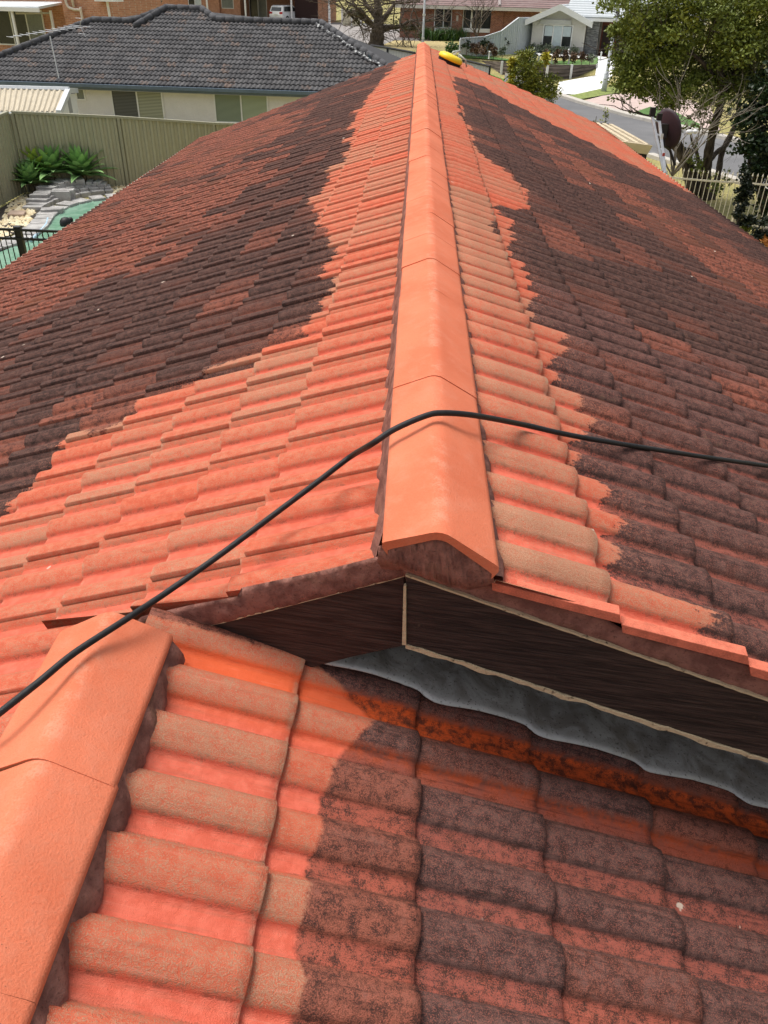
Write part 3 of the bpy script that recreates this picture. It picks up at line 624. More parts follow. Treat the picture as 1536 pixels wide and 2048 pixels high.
# ------------------------------------------------------------------ grey tiled neighbour house
def grey_house():
    ze=-2.3; E1=atZ((0,158),ze); E2=atZ((640,180),ze); d=(E2-E1)/np.linalg.norm(E2-E1); up=np.array([-d[1],d[0],0]); sl=.42; th=math.atan(sl)
    h=empty('grey_house',E1+d*7+np.array([0,0,-2.0]),'low pale rendered house with dark grey tiled hip roof behind the green fence','house')
    M=mat_greytile()
    nn=np.array([-sl*up[0],-sl*up[1],1.])/math.hypot(sl,1)
    def fr(s,y,hh):   # s measured from the eave upslope negative downslope: position v=-s*cos
        return E1+d*y[...,None]+(up*math.cos(th)+np.array([0,0,math.sin(th)]))*(-s)[...,None]+nn*hh[...,None]
    ridge=[(-2.1,0),(2.2,4.3),(3.9,4.3),(5.0,5.4),(6.5,5.4),(7.3,4.6),(11.6,4.6),(16.2,0)]
    U=[p[0] for p in ridge]; Vv=[p[1] for p in ridge]
    def clamp(s,y,hh):
        lim=np.interp(y,U,Vv)/math.cos(th); s2=np.maximum(s,-lim); return s2,np.clip(y,-2.1,16.2),hh
    tl=[]; g=.335
    for i in range(0,18):
        sd=.03-g*i
        for k in range(-8,48):
            y=k*.36
            if np.interp(y+.15,U,Vv)/math.cos(th)>-sd-.05 and -2.4<y<16.2: tl.append((sd,y))
    def at(s,y,rid,A):
        w=nrs.rand(len(A)); z=np.zeros(s.shape); return dict(worn=np.broadcast_to(w[:,None,None],s.shape))
    rf=tile_field('roof',fr,tl,g,M,h,at,clamp,lambda t:1,Wt=.36,T=.05,H=.036,thk=.05,TLEN=.44,jit=.4)
    # rear planes, so that the roof is a solid
    def pt(u,v): return E1+d*u+up*v+np.array([0,0,sl*v-.06])
    def ptb(u,v,vr): return E1+d*u+up*(2*vr-v)+np.array([0,0,sl*v-.06])
    m=MB(); m.add([pt(2.2,4.3),pt(-2.1,0),ptb(-2.1,0,4.3)],[(0,1,2)]); m.add([pt(11.6,4.6),pt(16.2,0),ptb(16.2,0,4.6)],[(0,2,1)])
    m.add([pt(-2.1,0),pt(16.2,0),pt(11.6,4.6),pt(6.5,5.4),pt(5.,5.4),pt(2.2,4.3)],[(0,1,2,3,4,5)]); m.add([ptb(-2.1,0,4.3),ptb(16.2,0,4.6),pt(11.6,4.6),pt(6.5,5.4),pt(5,5.4),pt(2.2,4.3)],[(5,4,3,2,1,0)])
    m.build('roof',M,h)
    # ridge and hip capping
    mc=MB(); Mcap=flat('grey_cap',(.075,.075,.08),.85,.35,6,.3)
    def capl(a,b,rad=.13):
        a=np.array(a);b=np.array(b);L=np.linalg.norm(b-a);n=max(2,int(L/.38))
        for k in range(n):
            p=a+(b-a)*(k/n); q=a+(b-a)*((k+1.06)/n); mc.tube([p,q],[rad*1.08,rad*.92],8)
    def p0(u,v,dz=.02): return E1+d*u+up*v+np.array([0,0,sl*v+dz])
    for (a,b) in (((-2.1,0),(2.2,4.3)),((2.2,4.3),(3.9,4.3)),((3.9,4.3),(5.0,5.4)),((5.,5.4),(6.5,5.4)),((6.5,5.4),(7.3,4.6)),((7.3,4.6),(11.6,4.6)),((11.6,4.6),(16.2,0))): capl(p0(*a),p0(*b))
    capl(p0(5.0,5.35,.06),p0(4.1,3.9,.05),.12)
    mc.build('ridge_cap',Mcap,rf,True)
    # pale repointing blobs along the right hip and ridge
    V=[];F=[]; n=70
    for k in range(n):
        t=k/(n-1); w=.03+.07*rnd.random(); e=.09*rnd.random()
        for o in (0,w): c=p0(11.6+4.6*t-.10-o-e,4.6-4.6*t-.10-o-e,.085-o*.3+.03*rnd.random()); V.append(c)
    for k in range(n-1): F.append((2*k,2*k+2,2*k+3,2*k+1))
    link('pointing_mortar',mesh('pointing_mortar',V,F),mat_pointing(),rf)
    # gutter, wall
    g_=MB(); P=lambda u,o,z: E1+d*u-up*o+np.array([0,0,z])
    for o0,o1,z0,z1 in ((.03,.16,-.16,-.05),(.0,.03,-.24,-.06)): g_.hexa([P(-2.2,o0,z0),P(16.3,o0,z0),P(16.3,o1,z0),P(-2.2,o1,z0),P(-2.2,o0,z1),P(16.3,o0,z1),P(16.3,o1+.01,z1),P(-2.2,o1+.01,z1)])
    g_.build('gutter',flat('blue_gutter',(.115,.155,.205),.45,.15,3),h)
    f=Fac(E1+up*.45+np.array([0,0,-2.2]),E2+up*.45+np.array([0,0,-2.2])); f.n=-up
    m=MB(); f.box(m,-1.7,15.8,-4.6,-2.33,-7.6,0); m.build('wall',flat('grey_render',(.72,.70,.69),.9,.06,2,.1),h)
    s_=MB(); s_.hexa([P(-2.1,0,-.27),P(16.2,0,-.27),P(16.2,-.45,-.27),P(-2.1,-.45,-.27),P(-2.1,0,-.25),P(16.2,0,-.25),P(16.2,-.45,-.25),P(-2.1,-.45,-.25)]); s_.build('eave_soffit',flat('soffit',(.35,.36,.36),.8),h)
    def win(px,panes,gms,fm=M_white,sub=.05):
        (u0,z1)=f.uz(px[0]); (u1,z0)=f.uz(px[1]); f.window(h,u0,u1,z0,z1,panes,fm,gms=gms,fw=sub)
    win([(221,167),(329,243)],2,[M_bl1,M_bl2]); win([(428,172),(536,246)],2,[M_bl3,M_bl4])
    win([(46,162),(116,181)],3,[M_glass_d,M_glass_d,M_glass_d]); win([(133,163),(170,198)],2,[M_glass_d,M_glass_g])
    # blue-green barge end piece by the hip foot
    q=atY((745,135),33.2); MB().prism([atY((736,108),33.2),atY((755,133),33.2),atY((757,150),33.2),atY((742,150),33.2)],(.0,.15,0)).build('gutter_end',flat('teal_flash',(.06,.10,.12),.5),h)
    return h
def mat_pointing():
    t=NT('pale_pointing'); n=t.noise(9,3); return t.out(t.mix(t.ramp(n,.52,.6),(.07,.07,.075),(.42,.43,.42)),.9)
def mat_greytile():
    t=NT('grey_concrete_tile'); rand=t.attr('rand'); n=t.noise(7,4); f=t.noise(60,3); b=t.noise(.7,3)
    c=t.mix(t.ramp(t.math('ADD',t.math('MULTIPLY',rand,.5),t.math('MULTIPLY',n,.5)),.3,.75),(.055,.054,.056),(.088,.086,.088))
    w=t.math('MULTIPLY',t.ramp(t.attr('worn'),.78,.98),t.ramp(n,.4,.6)); c=t.mix(t.math('MULTIPLY',w,.75),c,(.17,.115,.088))
    c=t.mix(t.math('MULTIPLY',t.ramp(f,.62,.75),.15),c,(.18,.17,.16)); return t.out(c,.8,t.bump(f,.3,.02))
grey_house()
# tv antenna on the neighbour's roof
def antenna():
    b=atY((114,158),31.5); t=atY((100,72),31.9)
    r=empty('tv_antenna',b,'spindly metal tv antenna on a thin mast at the left end of the grey roof','antenna')
    MB().tube([b+np.array([0,.2,.0]),t],.022,6).build('mast',M_alu,r)
    m=MB(); 
    a0=atY((20,74),31.0); a1=atY((160,52),33.0); m.tube([a0,a1],.014,5)
    dv=(a1-a0)/np.linalg.norm(a1-a0); sv=np.cross(dv,(0,0,1)); 
    m.build('boom',M_alu,r)
    m=MB()
    for k in range(11):
        c=a0+(a1-a0)*(k/10); L=.30+.055*k; m.tube([c-sv*L,c+sv*L],.008,4)
    for s in (-1,1): m.tube([a1+np.array([0,0,.02]),a1+np.array([.1,0,s*.35])+sv*.1],.01,4); m.tube([a1-sv*.25+np.array([0,0,s*.25]),a1+sv*.25+np.array([0,0,s*.25])],.008,4)
    m.build('element_rods',M_alu,r)
antenna()
# ------------------------------------------------------------------ green sheet fence, posts, garden shed
MF=flat('olive_fence_steel',(.36,.345,.235),.5,.06,1.5,0,0,.3)
MFP=flat('olive_fence_frame',(.31,.30,.21),.5,.06,2)
def steel_fence(name,pts,hts,mat,mpost,label,cat='fence',group=None,post_at=None,rib=.19,depth=.035,rail=True):
    """pts ground points along the run; hts top z at each"""
    r=empty(name,(pts[0]+pts[-1])/2,label,cat,group)
    for i in range(len(pts)-1):
        a,b=np.array(pts[i]),np.array(pts[i+1]); za,zb=hts[i],hts[i+1]; L=np.linalg.norm((b-a)[:2]); d=(b-a)/L; nr=np.array([d[1],-d[0],0]); 
        us=[];n=int(L/rib)
        for k in range(n+1):
            u=k*rib
            for du,o in ((0,0),(.3*rib,0),(.42*rib,1),(.75*rib,1),(.87*rib,0)):
                if u+du<L: us.append((u+du,o))
        us.append((L,0)); V=[];F=[]
        for u,o in us:
            p=a+d*u+nr*depth*o; zt=za+(zb-za)*u/L
            V+= [(p[0],p[1],a[2]+(b[2]-a[2])*u/L),(p[0],p[1],zt)]
        for k in range(len(us)-1): F.append((2*k,2*k+2,2*k+3,2*k+1))
        o=link('fence_panel',mesh('fence_panel',V,F),mat,r); so=o.modifiers.new('t','SOLIDIFY'); so.thickness=.006
        if rail:
            m=MB(); w=nr*.035
            for zo0,zo1 in ((-.005,.055),): 
                A=np.array([a[0],a[1],za]);B=np.array([b[0],b[1],zb]); e=np.array([0,0,zo1]); f=np.array([0,0,zo0])
                m.hexa([A-w+f,B-w+f,B+w+nr*depth+f,A+w+nr*depth+f,A-w+e,B-w+e,B+w+nr*depth+e,A+w+nr*depth+e])
            m.build('top_rail',mpost,r)
    for i,p in enumerate(pts):
        a=np.array(pts[max(0,i-1)]);b=np.array(pts[min(len(pts)-1,i+1)]); d=(b-a)/np.linalg.norm((b-a)[:2]); nr=np.array([d[1],-d[0],0]); 
        P=[p-d*.035-nr*.04,p+d*.035-nr*.04,p+d*.035+nr*.07,p-d*.035+nr*.07]; up=np.array([0,0,hts[i]-p[2]-.004]); m=MB().hexa([q*np.array([1,1,1]) for q in P]+[q+up for q in P]); m.build('fence_post',mpost,r)
    return r
fc=atZ((57,384),-4.); zt=ztop(fc,(67,225)); HF=zt-fc[2]
f2=atZ((256,372),-4.); f3=f2+(f2-fc)*.98; f4=f3+(f2-fc)
steel_fence('metal_fence',[fc,f2,f3,f4],[zt,ztop(f2,(233,236)),ztop(f3,(399,249)),ztop(f4,(470,254))],MF,MFP,'olive green ribbed steel fence along the back of the pool yard')
l1=atZ((8,408),-4.); l1=fc+(l1-fc)*1.0; dl=(l1-fc); l0=fc+dl*2.2
steel_fence('metal_fence',[fc-np.array([.06,.08,0]),l1,l0],[zt,ztop(l1,(27,244)),ztop(l0,(-60,285))],MF,MFP,'olive green ribbed steel fence down the left side of the pool yard')
def shed():
    Y=26.; b=atY((100,230),Y)
    r=empty('garden_shed',(b[0],b[1],-4.),'cream corrugated roof garden shed with white gable behind the left fence corner','shed')
    e0=atY((-60,222),24.2); e1=atY((116,225),24.4); t0=atY((-60,176),27.); t1=atY((133,181),27.2)
    V=[];F=[];n=70
    for k in range(n+1):
        u=k/n; o=.04 if (k%4) in (1,2) else 0.
        V+= [e0+(e1-e0)*u+np.array([0,0,o]),t0+(t1-t0)*u+np.array([0,0,o])]
    for k in range(n): F.append((2*k,2*k+2,2*k+3,2*k+1))
    o=link('roof',mesh('roof',V,F),flat('cream_sheet',(.47,.41,.30),.6,.12,2),r); so=o.modifiers.new('t','SOLIDIFY'); so.thickness=.01
    m=MB(); m.tube([t0+np.array([0,0,.03]),t1+np.array([.1,0,.03])],.09,6); m.hexa([e1+np.array(v) for v in ((-.04,-.05,-.08),(.12,-.05,-.08),(.12,-.05,.07),(-.04,-.05,.07))]+[t1+np.array(v) for v in ((-.04,.05,-.08),(.12,.05,-.08),(.12,.05,.07),(-.04,.05,.07))])
    b1=t1+(t1-e1)*np.array([1,1,-1])*.75; m.hexa([b1+np.array(v) for v in ((-.04,.05,-.08),(.12,.05,-.08),(.12,.05,.07),(-.04,.05,.07))]+[t1+np.array(v) for v in ((-.04,.05,-.08),(.12,.05,-.08),(.12,.05,.07),(-.04,.05,.07))]); m.build('barge_cap',flat('grey_white_trim',(.55,.58,.60),.5,.06),r)
    g=np.array([0,0,1.]); x=.02
    P=[e1+np.array([x,0,-.12]),t1+np.array([x,0,-.12]),b1+np.array([x,0,-.1])]; z0=-4.
    m=MB().prism([np.array([P[0][0],P[0][1]+.15,z0]),np.array([P[2][0],P[2][1],z0]),P[2],P[1],P[0]+np.array([0,.15,0])],(-.05,0,0)); wl_=m.build('wall',flat('white_sheet',(.72,.74,.75),.6,.05),r)
    m=MB(); 
    c=(P[0]+P[2])/2+np.array([.015,0,.12]); m.box(c-np.array([0,.2,.38]),c+np.array([.02,.2,.1])); m.build('window',flat('grey_frame',(.3,.31,.32),.6),r)
    m=MB(); m.box(np.array([-16,24.55,-4]),np.array([e1[0]-.05,24.65,e1[2]-.05])); m.build('wall',flat('tan_wall',(.34,.24,.15),.8),r)
    m=MB(); m.tube([e0+np.array([0,-.05,-.06]),e1+np.array([0,-.05,-.06])],.06,6); m.build('gutter',flat('grey_white_trim2',(.45,.5,.55),.5),r)
shed()
# ------------------------------------------------------------------ pool yard
ZP=-4.0
def mat_water():
    t=NT('pool_water'); n=t.noise(3,3,dist=.6); c=t.mix(t.ramp(n,.35,.65),(.16,.31,.22),(.24,.40,.30)); return t.out(c,.12,t.bump(n,.06,.05),spec=.4)
outer=[(265,391),(215,394),(180,397),(150,403),(125,412),(104,424),(96,436),(88,450),(66,462),(55,470),(35,478),(-10,492),(-60,540),(-90,640),(60,640),(150,560),(262,470)]
wpx=[(268,396),(230,396),(190,399),(157,406),(132,415),(112,428),(103,440),(95,452),(78,466),(62,480),(20,496),(-40,520),(-80,640),(60,640),(150,560),(262,470)]
wp=[atZ(q,ZP-.01) for q in wpx]
def flatpoly(name,P,mat,kind='structure',h=0.):
    bm=bmesh.new(); f=bm.faces.new([bm.verts.new((p[0],p[1],p[2]+h)) for p in P]); bmesh.ops.triangulate(bm,faces=[f]); me=bpy.data.meshes.new(name); bm.to_mesh(me); bm.free()
    if me.polygons[0].normal.z<0: me.flip_normals()
    return tag(link(name,me,mat),kind=kind)
def inset_poly(P,k):
    c=np.mean(P,axis=0); return [c+(p-c)*k for p in P]
flatpoly('water',wp,mat_water())
def mat_stone():
    t=NT('grey_flagstone'); co=t.coord(); v=t.voro(2.6,t.scale(co,(1,1,2))); n=t.noise(3,4); f=t.noise(40,3)
    c=t.mix(t.ramp(n,.35,.65),(.30,.29,.28),(.46,.45,.43)); c=t.mix(t.math('MULTIPLY',t.ramp(f,.5,.7),.4),c,(.20,.19,.17)); return t.out(c,.85,t.bump(f,.4,.02))
MS=mat_stone()
def ring(px,z0,z1,wid,n,name,mat,parent,gap=.02,outward=None):
    """row of flat stones along a pixel polyline at height z1"""
    P=catmull([atZ(q,z1) for q in px],10); L=[0]
    for a,b in zip(P,P[1:]): L.append(L[-1]+np.linalg.norm(b-a))
    P=np.array(P)
    def at(s): return np.array([np.interp(s,L,P[:,i]) for i in range(3)])
    s=0; out=[]; step=L[-1]/n
    m=MB()
    while s<L[-1]-.1:
        l=step*(.6+.8*rnd.random()); a=at(s+gap);b=at(min(s+l,L[-1])-gap); d=b-a; nn=np.array([-d[1],d[0],0]); nn/=np.linalg.norm(nn)+1e-9
        if np.dot(nn,outward)<0: nn=-nn
        w=wid*(.9+.25*rnd.random()); dz=rnd.gauss(0,.008); bev=nn*.02
        up=np.array([0,0,z1+dz-z0]); lo=np.array([0,0,z0-z1])
        m.hexa([a+lo,b+lo,b+nn*w+lo,a+nn*w+lo,a+lo+up,b+lo+up,b+nn*w+lo+up,a+nn*w+lo+up]); s+=l
    return m
pool=empty('swimming_pool',atZ((120,430),ZP),'kidney-shaped green swimming pool with grey stone coping below the fence','pool')
out_=np.array([-1,.5,0])
ring([(300,391),(250,393),(190,398),(157,405),(132,414),(112,427),(103,439),(94,452),(74,467),(40,484),(-20,505),(-60,560)],ZP-.05,ZP+.045,.46,26,'coping',MS,pool,outward=out_).build('coping',MS,pool,bevel=.012)
m=MB(); P=[atZ(q,ZP) for q in wpx[:12]]
for a,b in zip(P,P[1:]): m.hexa([a+np.array([0,0,-1.2]),b+np.array([0,0,-1.2]),b+np.array([-.1,.1,-1.2]),a+np.array([-.1,.1,-1.2]),a+np.array([0,0,-.02]),b+np.array([0,0,-.02]),b+np.array([-.1,.1,-.02]),a+np.array([-.1,.1,-.02])])
m.build('basin_rim',flat('pool_rim',(.30,.29,.20),.7),pool)
steps=empty('stone_steps',atZ((160,385),ZP),'tiered grey slate rockery stacked behind the pool under the agaves','rockery')
rows=[([(228,380),(190,383),(150,389),(112,399),(86,411),(80,420)],.10,.5,11),([(222,374),(185,376),(148,381),(112,390),(90,401)],.16,.5,10),([(212,369),(180,370),(146,374),(112,381),(93,392)],.22,.45,9),([(200,364),(172,364),(144,367),(112,373),(100,382)],.28,.5,7),([(170,360),(145,362),(115,367)],.34,.5,4)]
for px,h,w,n in rows: ring(px,ZP-.02,ZP+h,w,n,'slate_row',MS,steps,gap=.012,outward=np.array([-.1,1,0])).build('slate_row',MS,steps,bevel=.01)
def mat_pebble():
    t=NT('cream_pebbles'); v=t.voro(14); n=t.noise(1.4,3); c=t.mix(t.ramp(v.outputs['Distance'],.0,.6),(.72,.62,.40),(.40,.30,.15)); c=t.mix(t.ramp(n,.6,.75),c,(.10,.07,.05)); return t.out(c,.9,t.bump(v.outputs['Distance'],-1.,.06))
def pebbles(name,px,label=None):
    # many small rounded stones inside the outline: one mass
    P=[atZ(q,ZP) for q in px]; xy=[(p[0],p[1]) for p in P]; lo=np.min(xy,axis=0);hi=np.max(xy,axis=0); V=[];Q=[];N=int((hi-lo)[0]*(hi-lo)[1]*150)
    X=lo[0]+nrs.rand(N)*(hi-lo)[0];Y=lo[1]+nrs.rand(N)*(hi-lo)[1]; ok=sdist(X,Y,xy)>0; X=X[ok];Y=Y[ok]
    ico=[(0,0,1),(1,0,0),(0,1,0),(-1,0,0),(0,-1,0)]; fs=[(0,1,2),(0,2,3),(0,3,4),(0,4,1)]
    for x,y in zip(X,Y):
        r=.035+.05*rnd.random(); o=len(V); a=rnd.random()*3
        for p in ico: V.append((x+r*(p[0]*math.cos(a)-p[1]*math.sin(a)),y+r*(p[0]*math.sin(a)+p[1]*math.cos(a)),ZP+.01+p[2]*r*.8))
        Q+=[tuple(i+o for i in f) for f in fs]
    t=NT('loose_pebble'); n=t.noise(7,2); c=t.mix(t.ramp(n,.35,.7),(.74,.66,.46),(.50,.38,.20)); m=t.out(c,.85)
    return tag(link(name,mesh(name,V,Q,True),m),kind='stuff',label=label)
flatpoly('gravel_bed',[atZ(q,ZP+.012) for q in ((-40,440),(15,408),(50,386),(75,390),(88,412),(84,425),(60,452),(40,462),(-40,490))],flat('dark_bed',(.055,.045,.038),.95,.4,3))
pebbles('pebbles',[(-40,470),(-5,442),(10,432),(14,415),(38,398),(52,388),(75,384),(76,398),(73,415),(70,432),(55,452),(40,462),(-40,500)],'cream garden pebbles beside the left fence')
pebbles('pebbles',[(196,380),(215,376),(262,372),(270,392),(235,390),(212,386)],'cream garden pebbles at the foot of the back fence')
st=MB(); a=[atZ(q,ZP+.09) for q in ((14,428),(22,420),(52,421),(47,429))]; st.prism(a,(0,0,-.09)); tag(st.build('stepping_stone',flat('tan_paver',(.40,.30,.23),.9,.15,4,.3),bevel=.01),'flat tan paving stone lying on the cream pebbles','paver')
h=catmull([atZ(q,ZP+.02) for q in ((96,437),(93,448),(86,457),(76,466),(62,482))],6); tag(MB().tube(h,.035,8).build('pool_hose',flat('pale_blue_hose',(.42,.58,.68),.4,.1),None,True),'pale blue pool cleaner hose floating along the pool edge','hose')
fl=atZ((133,450),ZP+.0); m=MB(); m.lathe(fl,[(.10,-.05),(.15,0),(.14,.10),(.09,.16),(.03,.18)],10); m.lathe(fl+np.array([.1,.05,.05]),[(.06,0),(.07,.08),(.03,.12)],8); tag(m.build('pool_float',flat('black_float',(.012,.012,.012),.5),None,True),'small black float in the green pool water beside the roof edge','float')
def pool_fence():
    zt_=ztop
    b=atZ((52,520),ZP); r=empty('pool_fence',b,'black tubular pool fence with ring pattern at left edge of photo','fence')
    mk=flat('black_powdercoat',(.011,.011,.012),.4,.2)
    # line of the fence, left to right, measured at the top rail
    T=-2.75
    a=atZ((-30,457),T); c=atZ((190,466),T); p0=atZ((36,458),T); d=(c-a)/np.linalg.norm(c-a); L=np.linalg.norm(c-a)
    e=np.array([0,0,1.]); nn=np.array([-d[1],d[0],0])
    def rail(z,h=.02):
        m=MB()
        A=a+e*(z-T);B=c+e*(z-T); m.hexa([A-nn*.018-e*h,B-nn*.018-e*h,B+nn*.018-e*h,A+nn*.018-e*h,A-nn*.018+e*h,B-nn*.018+e*h,B+nn*.018+e*h,A+nn*.018+e*h]); m.build('rail',mk,r)
    rail(T);rail(T-.155);rail(ZP+.12)
    s=.03;m=MB();q=MB();k=0
    while s<L:
        P=a+d*s; m.tube([np.array([P[0],P[1],ZP+.1]),np.array([P[0],P[1],T])],.009,6)
        if k%3==1:
            for j in range(14): pass
            cc=P+d*.05+e*(-.077); pts=[cc+d*.062*math.cos(t)+e*.062*math.sin(t) for t in np.linspace(0,2*math.pi,15)]; MB().tube(pts,.006,5,False).build('ring',mk,r)
        s+=.1;k+=1
    m.build('picket_panel',mk,r)
    m=MB(); P=np.array([p0[0],p0[1],0]); m.box(P+np.array([-.05,-.05,ZP]),P+np.array([.05,.05,T+.03])); m.box(P+np.array([-.06,-.06,T+.02]),P+np.array([.06,.06,T+.05])); m.build('post',mk,r,bevel=.006)
pool_fence()
# agaves
def mat_leaf(name,c1,c2,tr=.0,rough=.45):
    t=NT(name); n=t.noise(6,2); r=t.attr('rand'); c=t.mix(r,c1,c2); c=t.mix(t.math('MULTIPLY',t.ramp(n,.5,.8),.4),c,tuple(x*.55 for x in c1)); return t.out(c,rough,spec=.3)
M_ag=mat_leaf('agave_leaf',(.20,.36,.13),(.32,.54,.20)); M_ag2=mat_leaf('young_agave_leaf',(.30,.44,.07),(.48,.60,.12))
def blade(m,c,az,el,L,w,rid,droop=.5,att=None):
    d=np.array([math.cos(az),math.sin(az),0]); sd=np.array([-math.sin(az),math.cos(az),0]); n=6; p=np.array(c,float); o=len(m.V)
    for k in range(n+1):
        t=k/n; ww=w*(math.sin(min(1,t*1.25+.22)*math.pi*.72)*(1-t**3)); e=el-droop*t*t; dr=d*math.cos(e)+np.array([0,0,math.sin(e)]); up=np.cross(dr,sd)*-1
        fold=.35*ww
        m.V+= [p-sd*ww+np.array([0,0,fold]),p.copy(),p+sd*ww+np.array([0,0,fold])]; att+=[rid]*3; p=p+dr*L/n
    for k in range(n):
        a=o+3*k; m.F+=[(a,a+1,a+4,a+3),(a+1,a+2,a+5,a+4)]
def agave(px,h,nl,L,w,mat,label,elmin=.15):
    c=atZ(px,ZP); c[2]=ZP+h; r=empty('agave_plant',(c[0],c[1],ZP),label,'plant','agaves in the pool corner')
    m=MB();att=[]
    for k in range(nl):
        f=k/nl; az=k*2.39996; blade(m,c+np.array([0,0,.06*f]),az,elmin+1.25*f+rnd.gauss(0,.06),L*(1-.25*f)*(.9+.2*rnd.random()),w*(1-.15*f),rnd.random(),.45*(1-f)+.1,att)
    me=mesh('leaf_rosette',m.V,m.F,True); a=me.attributes.new('rand','FLOAT','POINT'); a.data.foreach_set('value',att); link('leaf_rosette',me,mat,r)
    MB().tube([(c[0],c[1],ZP),(c[0]+.05,c[1],ZP+h*.6),tuple(c)],[.07,.06,.05],8).build('stem',flat('agave_stem',(.16,.13,.08),.9),r)
agave((112,380),.42,60,1.05,.17,M_ag,'large blue-green agave rosette, middle one of the pool corner group')
agave((168,378),.36,60,1.05,.17,M_ag,'large blue-green agave rosette nearest the right, against the back fence')
agave((90,370),.72,56,.95,.15,M_ag2,'yellow-green agave rosette standing tallest in the fence corner')
agave((66,388),.25,46,.8,.14,M_ag,'small dark agave rosette lowest in the left fence corner',.1)
agave((80,380),.50,48,.85,.15,M_ag2,'yellow-green agave rosette half hidden behind the middle agave',.2)
# ------------------------------------------------------------------ trees and shrubs
def leaves(N,pos,size,tilt=1.,asp=.38,rand=None):
    """small two-triangle leaves at positions, numpy mesh"""
    n=len(pos); a=nrs.rand(n)*2*math.pi; z=nrs.normal(0,.55,n)*tilt; d=np.stack([np.cos(a)*np.cos(z),np.sin(a)*np.cos(z),np.sin(z)],-1)
    b=nrs.normal(0,1,(n,3)); s=np.cross(d,b); s/=np.linalg.norm(s,axis=1)[:,None]+1e-9
    L=size*(.7+.6*nrs.rand(n))[:,None]; w=L*asp; up=np.cross(s,d)*L*.12
    V=np.stack([pos,pos+d*L*.5+s*w-up,pos+d*L,pos+d*L*.5-s*w-up],1).reshape(-1,3); Q=np.arange(4*n).reshape(n,4)
    r=np.repeat(nrs.rand(n) if rand is None else rand,4); return V,Q,r
def crown_pts(N,blobs,fill=.55):
    """points in clumps: blobs list (c,(rx,ry,rz),weight,nclump,clumpr)"""
    out=[];rr=[]
    W=sum(b[2] for b in blobs)
    for c,r,w,nc,cr in blobs:
        k=int(N*w/W); u=nrs.normal(0,1,(nc,3)); u/=np.linalg.norm(u,axis=1)[:,None]; rad=(fill+(1-fill)*nrs.rand(nc))[:,None]; cc=np.array(c)+u*rad*np.array(r)
        sz=cr*(.5+nrs.rand(nc)); idx=nrs.randint(0,nc,k); v=nrs.normal(0,1,(k,3)); v/=np.linalg.norm(v,axis=1)[:,None]; v*=(nrs.rand(k)**.5)[:,None]
        out.append(cc[idx]+v*sz[idx][:,None]*np.array([1,1,.65])); cv=nrs.rand(nc); rr.append(np.clip(cv[idx]*.7+nrs.rand(k)*.3,0,1))
    return np.concatenate(out),np.concatenate(rr)
def crown(name,parent,N,blobs,size,mat,asp=.38,fill=.55,tilt=1.):
    P,r=crown_pts(N,blobs,fill); V,Q,rr=leaves(len(P),P,size,tilt,asp,r); return link(name,npmesh(name,V,Q,False,{'rand':rr}),mat,parent)
def mat_bark(name,c1,c2):
    t=NT(name); co=t.coord(); n=t.noise(1,4,.65,t.scale(co,(14,14,3))); return t.out(t.mix(t.ramp(n,.35,.65),c1,c2),.95,t.bump(n,.7,.03))
M_bark=mat_bark('dark_bark',(.035,.027,.022),(.11,.088,.07)); M_barkg=mat_bark('grey_brown_bark',(.05,.04,.032),(.15,.12,.095)); M_twig=flat('grey_twigs',(.19,.165,.135),.9,.3,4)
M_olive=mat_leaf('olive_foliage',(.085,.115,.02),(.245,.29,.05)); M_dark=mat_leaf('glossy_dark_foliage',(.010,.022,.008),(.035,.06,.02),0,.35); M_lime=mat_leaf('yellow_green_foliage',(.10,.135,.015),(.24,.25,.03)); M_con=mat_leaf('conifer_foliage',(.016,.03,.006),(.055,.075,.012)); M_dkcon=mat_leaf('black_green_foliage',(.006,.011,.006),(.02,.03,.014)); M_strap=mat_leaf('strappy_foliage',(.02,.06,.012),(.07,.15,.03)); M_brownsh=mat_leaf('bronze_foliage',(.06,.028,.018),(.16,.10,.05)); M_greysh=mat_leaf('grey_green_foliage',(.10,.125,.085),(.2,.23,.15)); M_olv2=mat_leaf('dull_olive_foliage',(.05,.052,.025),(.13,.12,.06))
TY=23.
def tp(q,Y=TY): return atY(q,Y)
def stems(name,lines,mat,parent,k=8):
    m=MB()
    for pts,r0,r1 in lines:
        P=catmull(pts,6); n=len(P); m.tube(P,[r0+(r1-r0)*i/(n-1)+.012*math.sin(i*1.7)*r0*6 for i in range(n)],k)
    return m.build(name,mat,parent,True)
def branch_tree(start,dirv,L,r,depth,out,spread=.6,tips=None):
    p=np.array(start,float); d=np.array(dirv,float); pts=[p]; n=4
    for i in range(n):
        d=d+np.array([rnd.gauss(0,.16),rnd.gauss(0,.16),rnd.gauss(.02,.10)]); d/=np.linalg.norm(d); p=p+d*L/n; pts.append(p)
    out.append((pts,r,r*.55))
    if depth==0:
        if tips is not None: tips.append(p)
        return
    for k in range(rnd.choice((2,3,3))):
        nd=d+np.array([rnd.gauss(0,spread),rnd.gauss(0,spread),rnd.gauss(.05,spread*.6)]); nd/=np.linalg.norm(nd)
        branch_tree(pts[rnd.choice((2,3,4))] if k else p,nd,L*(.62+.2*rnd.random()),r*.58,depth-1,out,spread,tips)
